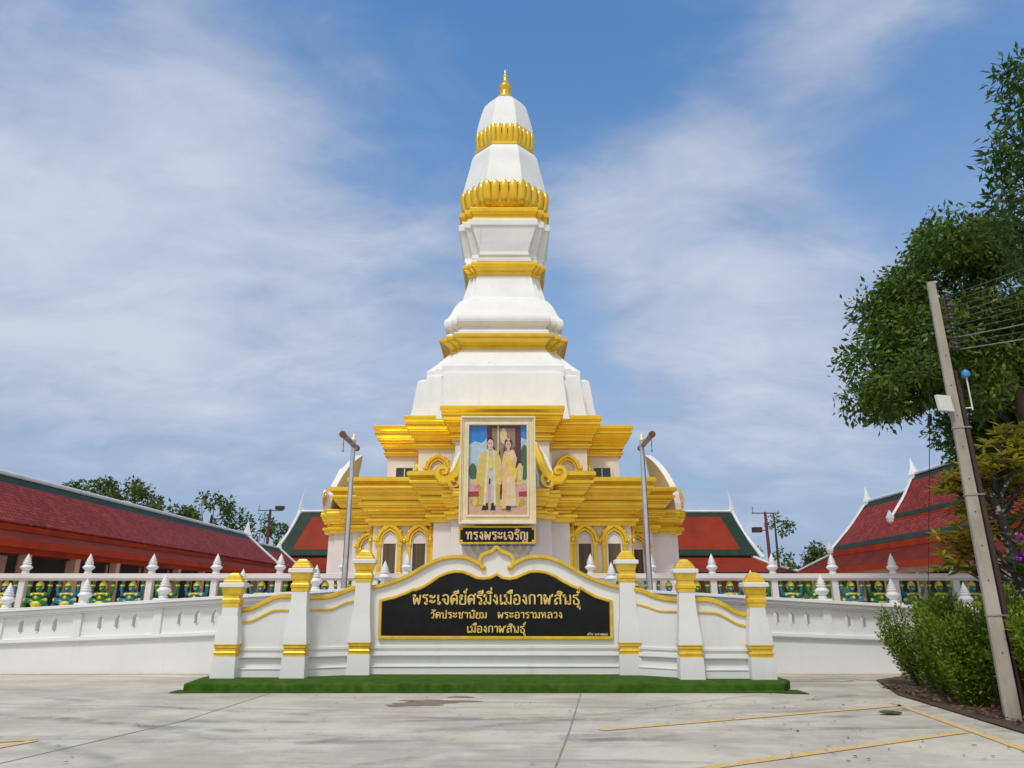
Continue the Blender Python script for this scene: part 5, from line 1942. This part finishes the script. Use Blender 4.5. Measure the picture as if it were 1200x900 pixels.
def shrub(x, y, h, w, label, lean=(0, 0), dens=1.0):
    root = thing('hedge_shrub', label, 'shrub', (x, y, 0), 'shrubs in the planting bed')
    m = MB()
    P_, D_, N_ = [], [], []
    for k in range(int(26 * dens)):
        a = rng.random() * 6.283
        rr = w * (.15 + .85 * rng.random() ** .6)
        hh = h * (.48 + .50 * rng.random()) * (1 - .18 * (rr / w) ** 2)
        bx, by = x + .25 * rr * math.cos(a), y + .25 * rr * math.sin(a)
        tx, ty = x + rr * math.cos(a) + lean[0], y + rr * math.sin(a) + lean[1]
        p0, p1, p2 = np.array([bx, by, 0]), np.array([(bx + tx) / 2 + rng.normal() * .03, (by + ty) / 2, hh * .5]), np.array([tx, ty, hh])
        m.tube([tuple(p0), tuple(p1), tuple(p2)], [.014, .010, .004], 5)
        nl = int(330 * dens)
        u = .10 + .90 * rng.random(nl) ** .75
        pts = np.where(u[:, None] < .5, p0 + (p1 - p0) * (u[:, None] * 2), p1 + (p2 - p1) * (u[:, None] * 2 - 1))
        off = unit(rng.normal(size=(nl, 3)))
        pts = pts + off * (.035 + .12 * (1 - u) ** .5 * rng.random(nl) + .055 * rng.random(nl))[:, None]
        P_.append(pts)
        D_.append(off + np.array([0, 0, .7]))
        N_.append(unit(off * .4 + rng.normal(size=(nl, 3)) * .5 + np.array([0, 0, .8])))
    P_, D_, N_ = np.concatenate(P_), np.concatenate(D_), np.concatenate(N_)
    n = len(P_)
    m.build('stems', BARK, root)
    quads('foliage', leaf_quads(P_, D_, N_, .050 + .04 * rng.random(n), .028 + .017 * rng.random(n)), LEAF_HEDGE, root)


shrub(8.05, 15.1, 1.95, .32, 'thin leaning shrub at the end of the hedge by the white parapet', (-.34, .1), .55)
shrub(8.12, 14.5, 1.88, .46, 'bushy hedge shrub just inside the thin leaning end shrub', (.0, 0), .95)
shrub(7.92, 13.75, 1.82, .48, 'bushy hedge shrub third from the parapet end of the hedge', (-.05, 0), 1.2)
shrub(7.72, 13.0, 1.76, .48, 'full hedge shrub midway along the row before the utility pole', (-.08, 0), 1.2)
shrub(7.50, 12.3, 1.74, .48, 'low dense hedge shrub touching the base of the utility pole', (-.08, 0), 1.2)
shrub(8.3, 13.3, 1.95, .55, 'tall shrub in the second row of the hedge, under the olive-yellow tree', (0, 0), 1.1)
shrub(7.52, 10.45, 1.70, .40, 'dense shrub in front of the utility pole at the edge of the view', (-.1, 0), 1.1)
shrub(7.75, 11.3, 1.95, .48, 'dense shrub beside the utility pole under the purple orchid', (-.05, 0), 1.2)

# ------------------------------------------------------------------ utility pole and wires
UX, UY = 7.03, 10.9
up = thing('utility_pole', 'weathered square concrete utility pole beside the hedge', 'utility pole', (UX, UY, 0))
m = MB()
PR = -.44
pcx, psx = math.cos(PR), math.sin(PR)
ph = lambda z: .100 - (.100 - .060) * z / 6.7
m.square([(ph(0), -.1), (ph(1.5), 1.5), (ph(3.5), 3.5), (ph(5.5), 5.5), (ph(6.7), 6.70), (.058, 6.72)], UX, UY, rot=PR)
m.build('post', CONC_POLE, up, bevel=.014)
m = MB()
for k in range(10):
    z = .9 + k * .5
    h = ph(z)
    fx, fy = UX + psx * h + .01 * pcx, UY - pcx * h + .01 * psx
    m.tube([(fx + psx * .003, fy - pcx * .003, z), (fx - psx * .03, fy + pcx * .03, z)], .011, 8)
m.build('bolt_hole', WIRE, up)
m = MB()
side_ = lambda z, d: (UX + pcx * (ph(z) + d), UY + psx * (ph(z) + d), z)
m.tube([side_(0, .055), side_(3.0, .05), side_(5.0, .04)], [.046, .044, .036], 10)
m.tube([side_(5.0, .04), side_(5.15, .04)], [.025, .025], 8)
m.build('conduit', PIPE, up)
for z in (3.15, 4.2, 1.4):
    m = MB()
    c_ = .05
    m.square([(ph(z) + .012, z), (ph(z) + .012, z + .022)], UX, UY, rot=PR)
    q = side_(z, .055)
    m.lathe([(.058, 0), (.058, .022)], (q[0], q[1], z), 12)
    m.build('strap', GALV, up)
m = MB()
for k in range(6):
    z = 6.42 - k * .17
    m.box(UX + .06, UX + .20, UY - .05, UY - .01, z - .015, z + .015)
    m.lathe([(.03, -.05), (.048, -.045), (.048, -.02), (.026, -.01), (.026, .01), (.048, .02), (.048, .045), (.03, .05)], (UX + .19, UY - .05, z), 10)
m.tube([(UX + .19, UY - .05, 5.45), (UX + .19, UY - .05, 6.52)], .012, 6)
m.build('insulator_rack', PORCELAIN, up)
m = MB()
z = 4.98
m.lathe([(.055, 0), (.06, .02), (.06, .07), (.045, .10), (.015, .12)], (UX + .22, UY - .1, z + .05), 12)
m.build('blue_lamp', BLUE, up)
m = MB()
m.tube([(UX + .22, UY - .1, z - .50), (UX + .22, UY - .1, z + .05)], .012, 8)
m.tube([(UX + .08, UY - .05, z - .46), (UX + .22, UY - .1, z - .46)], .012, 8)
m.build('lamp_bracket', BOXPLASTIC, up)
m = MB()
bx, bz = UX - .22, 4.58
co, si = math.cos(.25), math.sin(.25)
loc_ = lambda x, y, z_: (bx + x * co - y * si, UY - .12 + x * si + y * co + z_ * .15, bz + z_)
m.plate([[(-.13, -.13), (.13, -.13), (.13, .14), (-.13, .14)]], -.03, .03, f=loc_)
m.build('light_panel', BOXPLASTIC, up, bevel=.008)
m = MB()
m.tube([(bx + .02, UY - .08, bz - .02), (UX - .07, UY - .03, bz - .06)], .016, 6)
m.build('panel_bracket', GALV, up)

gw = MB()
gt, gb = Vector((UX - .09, UY, 6.2)), Vector((9.35, 17.2, 0.0))
gw.tube([gt, gt.lerp(gb, .5), gb], .0065, 6)
o = gt.lerp(gb, .235)
gw.tube([gt.lerp(gb, .225), gt.lerp(gb, .25)], .035, 8)
tag(gw.build('guy_wire', WIRE, loc=tuple(gb)), 'thin black guy wire with a dark insulator running down from the utility pole', 'wire')


def cable(i, z, r):
    a = Vector((UX + .23, UY - .05, z))
    e = Vector((UX + .23 + 4.6 + .1 * (i % 3), UY - 12.4, z + .15 - .04 * (i % 4)))
    pts = []
    for k in range(17):
        u = k / 16
        q = a.lerp(e, u)
        q.z -= .45 * 4 * u * (1 - u) * (.6 + .10 * i)
        pts.append(q)
    m = MB()
    m.tube(pts, r, 6)
    ordn = ['topmost', 'second', 'third', 'fourth', 'fifth', 'sixth', 'seventh', 'eighth', 'ninth', 'lowest'][i]
    thick = i in (7, 9)
    tag(m.build('power_cable', GALV if thick else CABLE, loc=tuple(a)), '%s%s overhead cable running from the insulators on the utility pole' % (
        ordn, ' and thicker grey' if thick else ' thin grey'), 'cable', 'overhead cables from the utility pole')


CABLE = mat('weathered_cable', (.10, .10, .10), (.06, .06, .06), 3, 0.6)
for i in range(10):
    cable(i, 6.46 - i * .105, .010 if i in (7, 9) else .006)
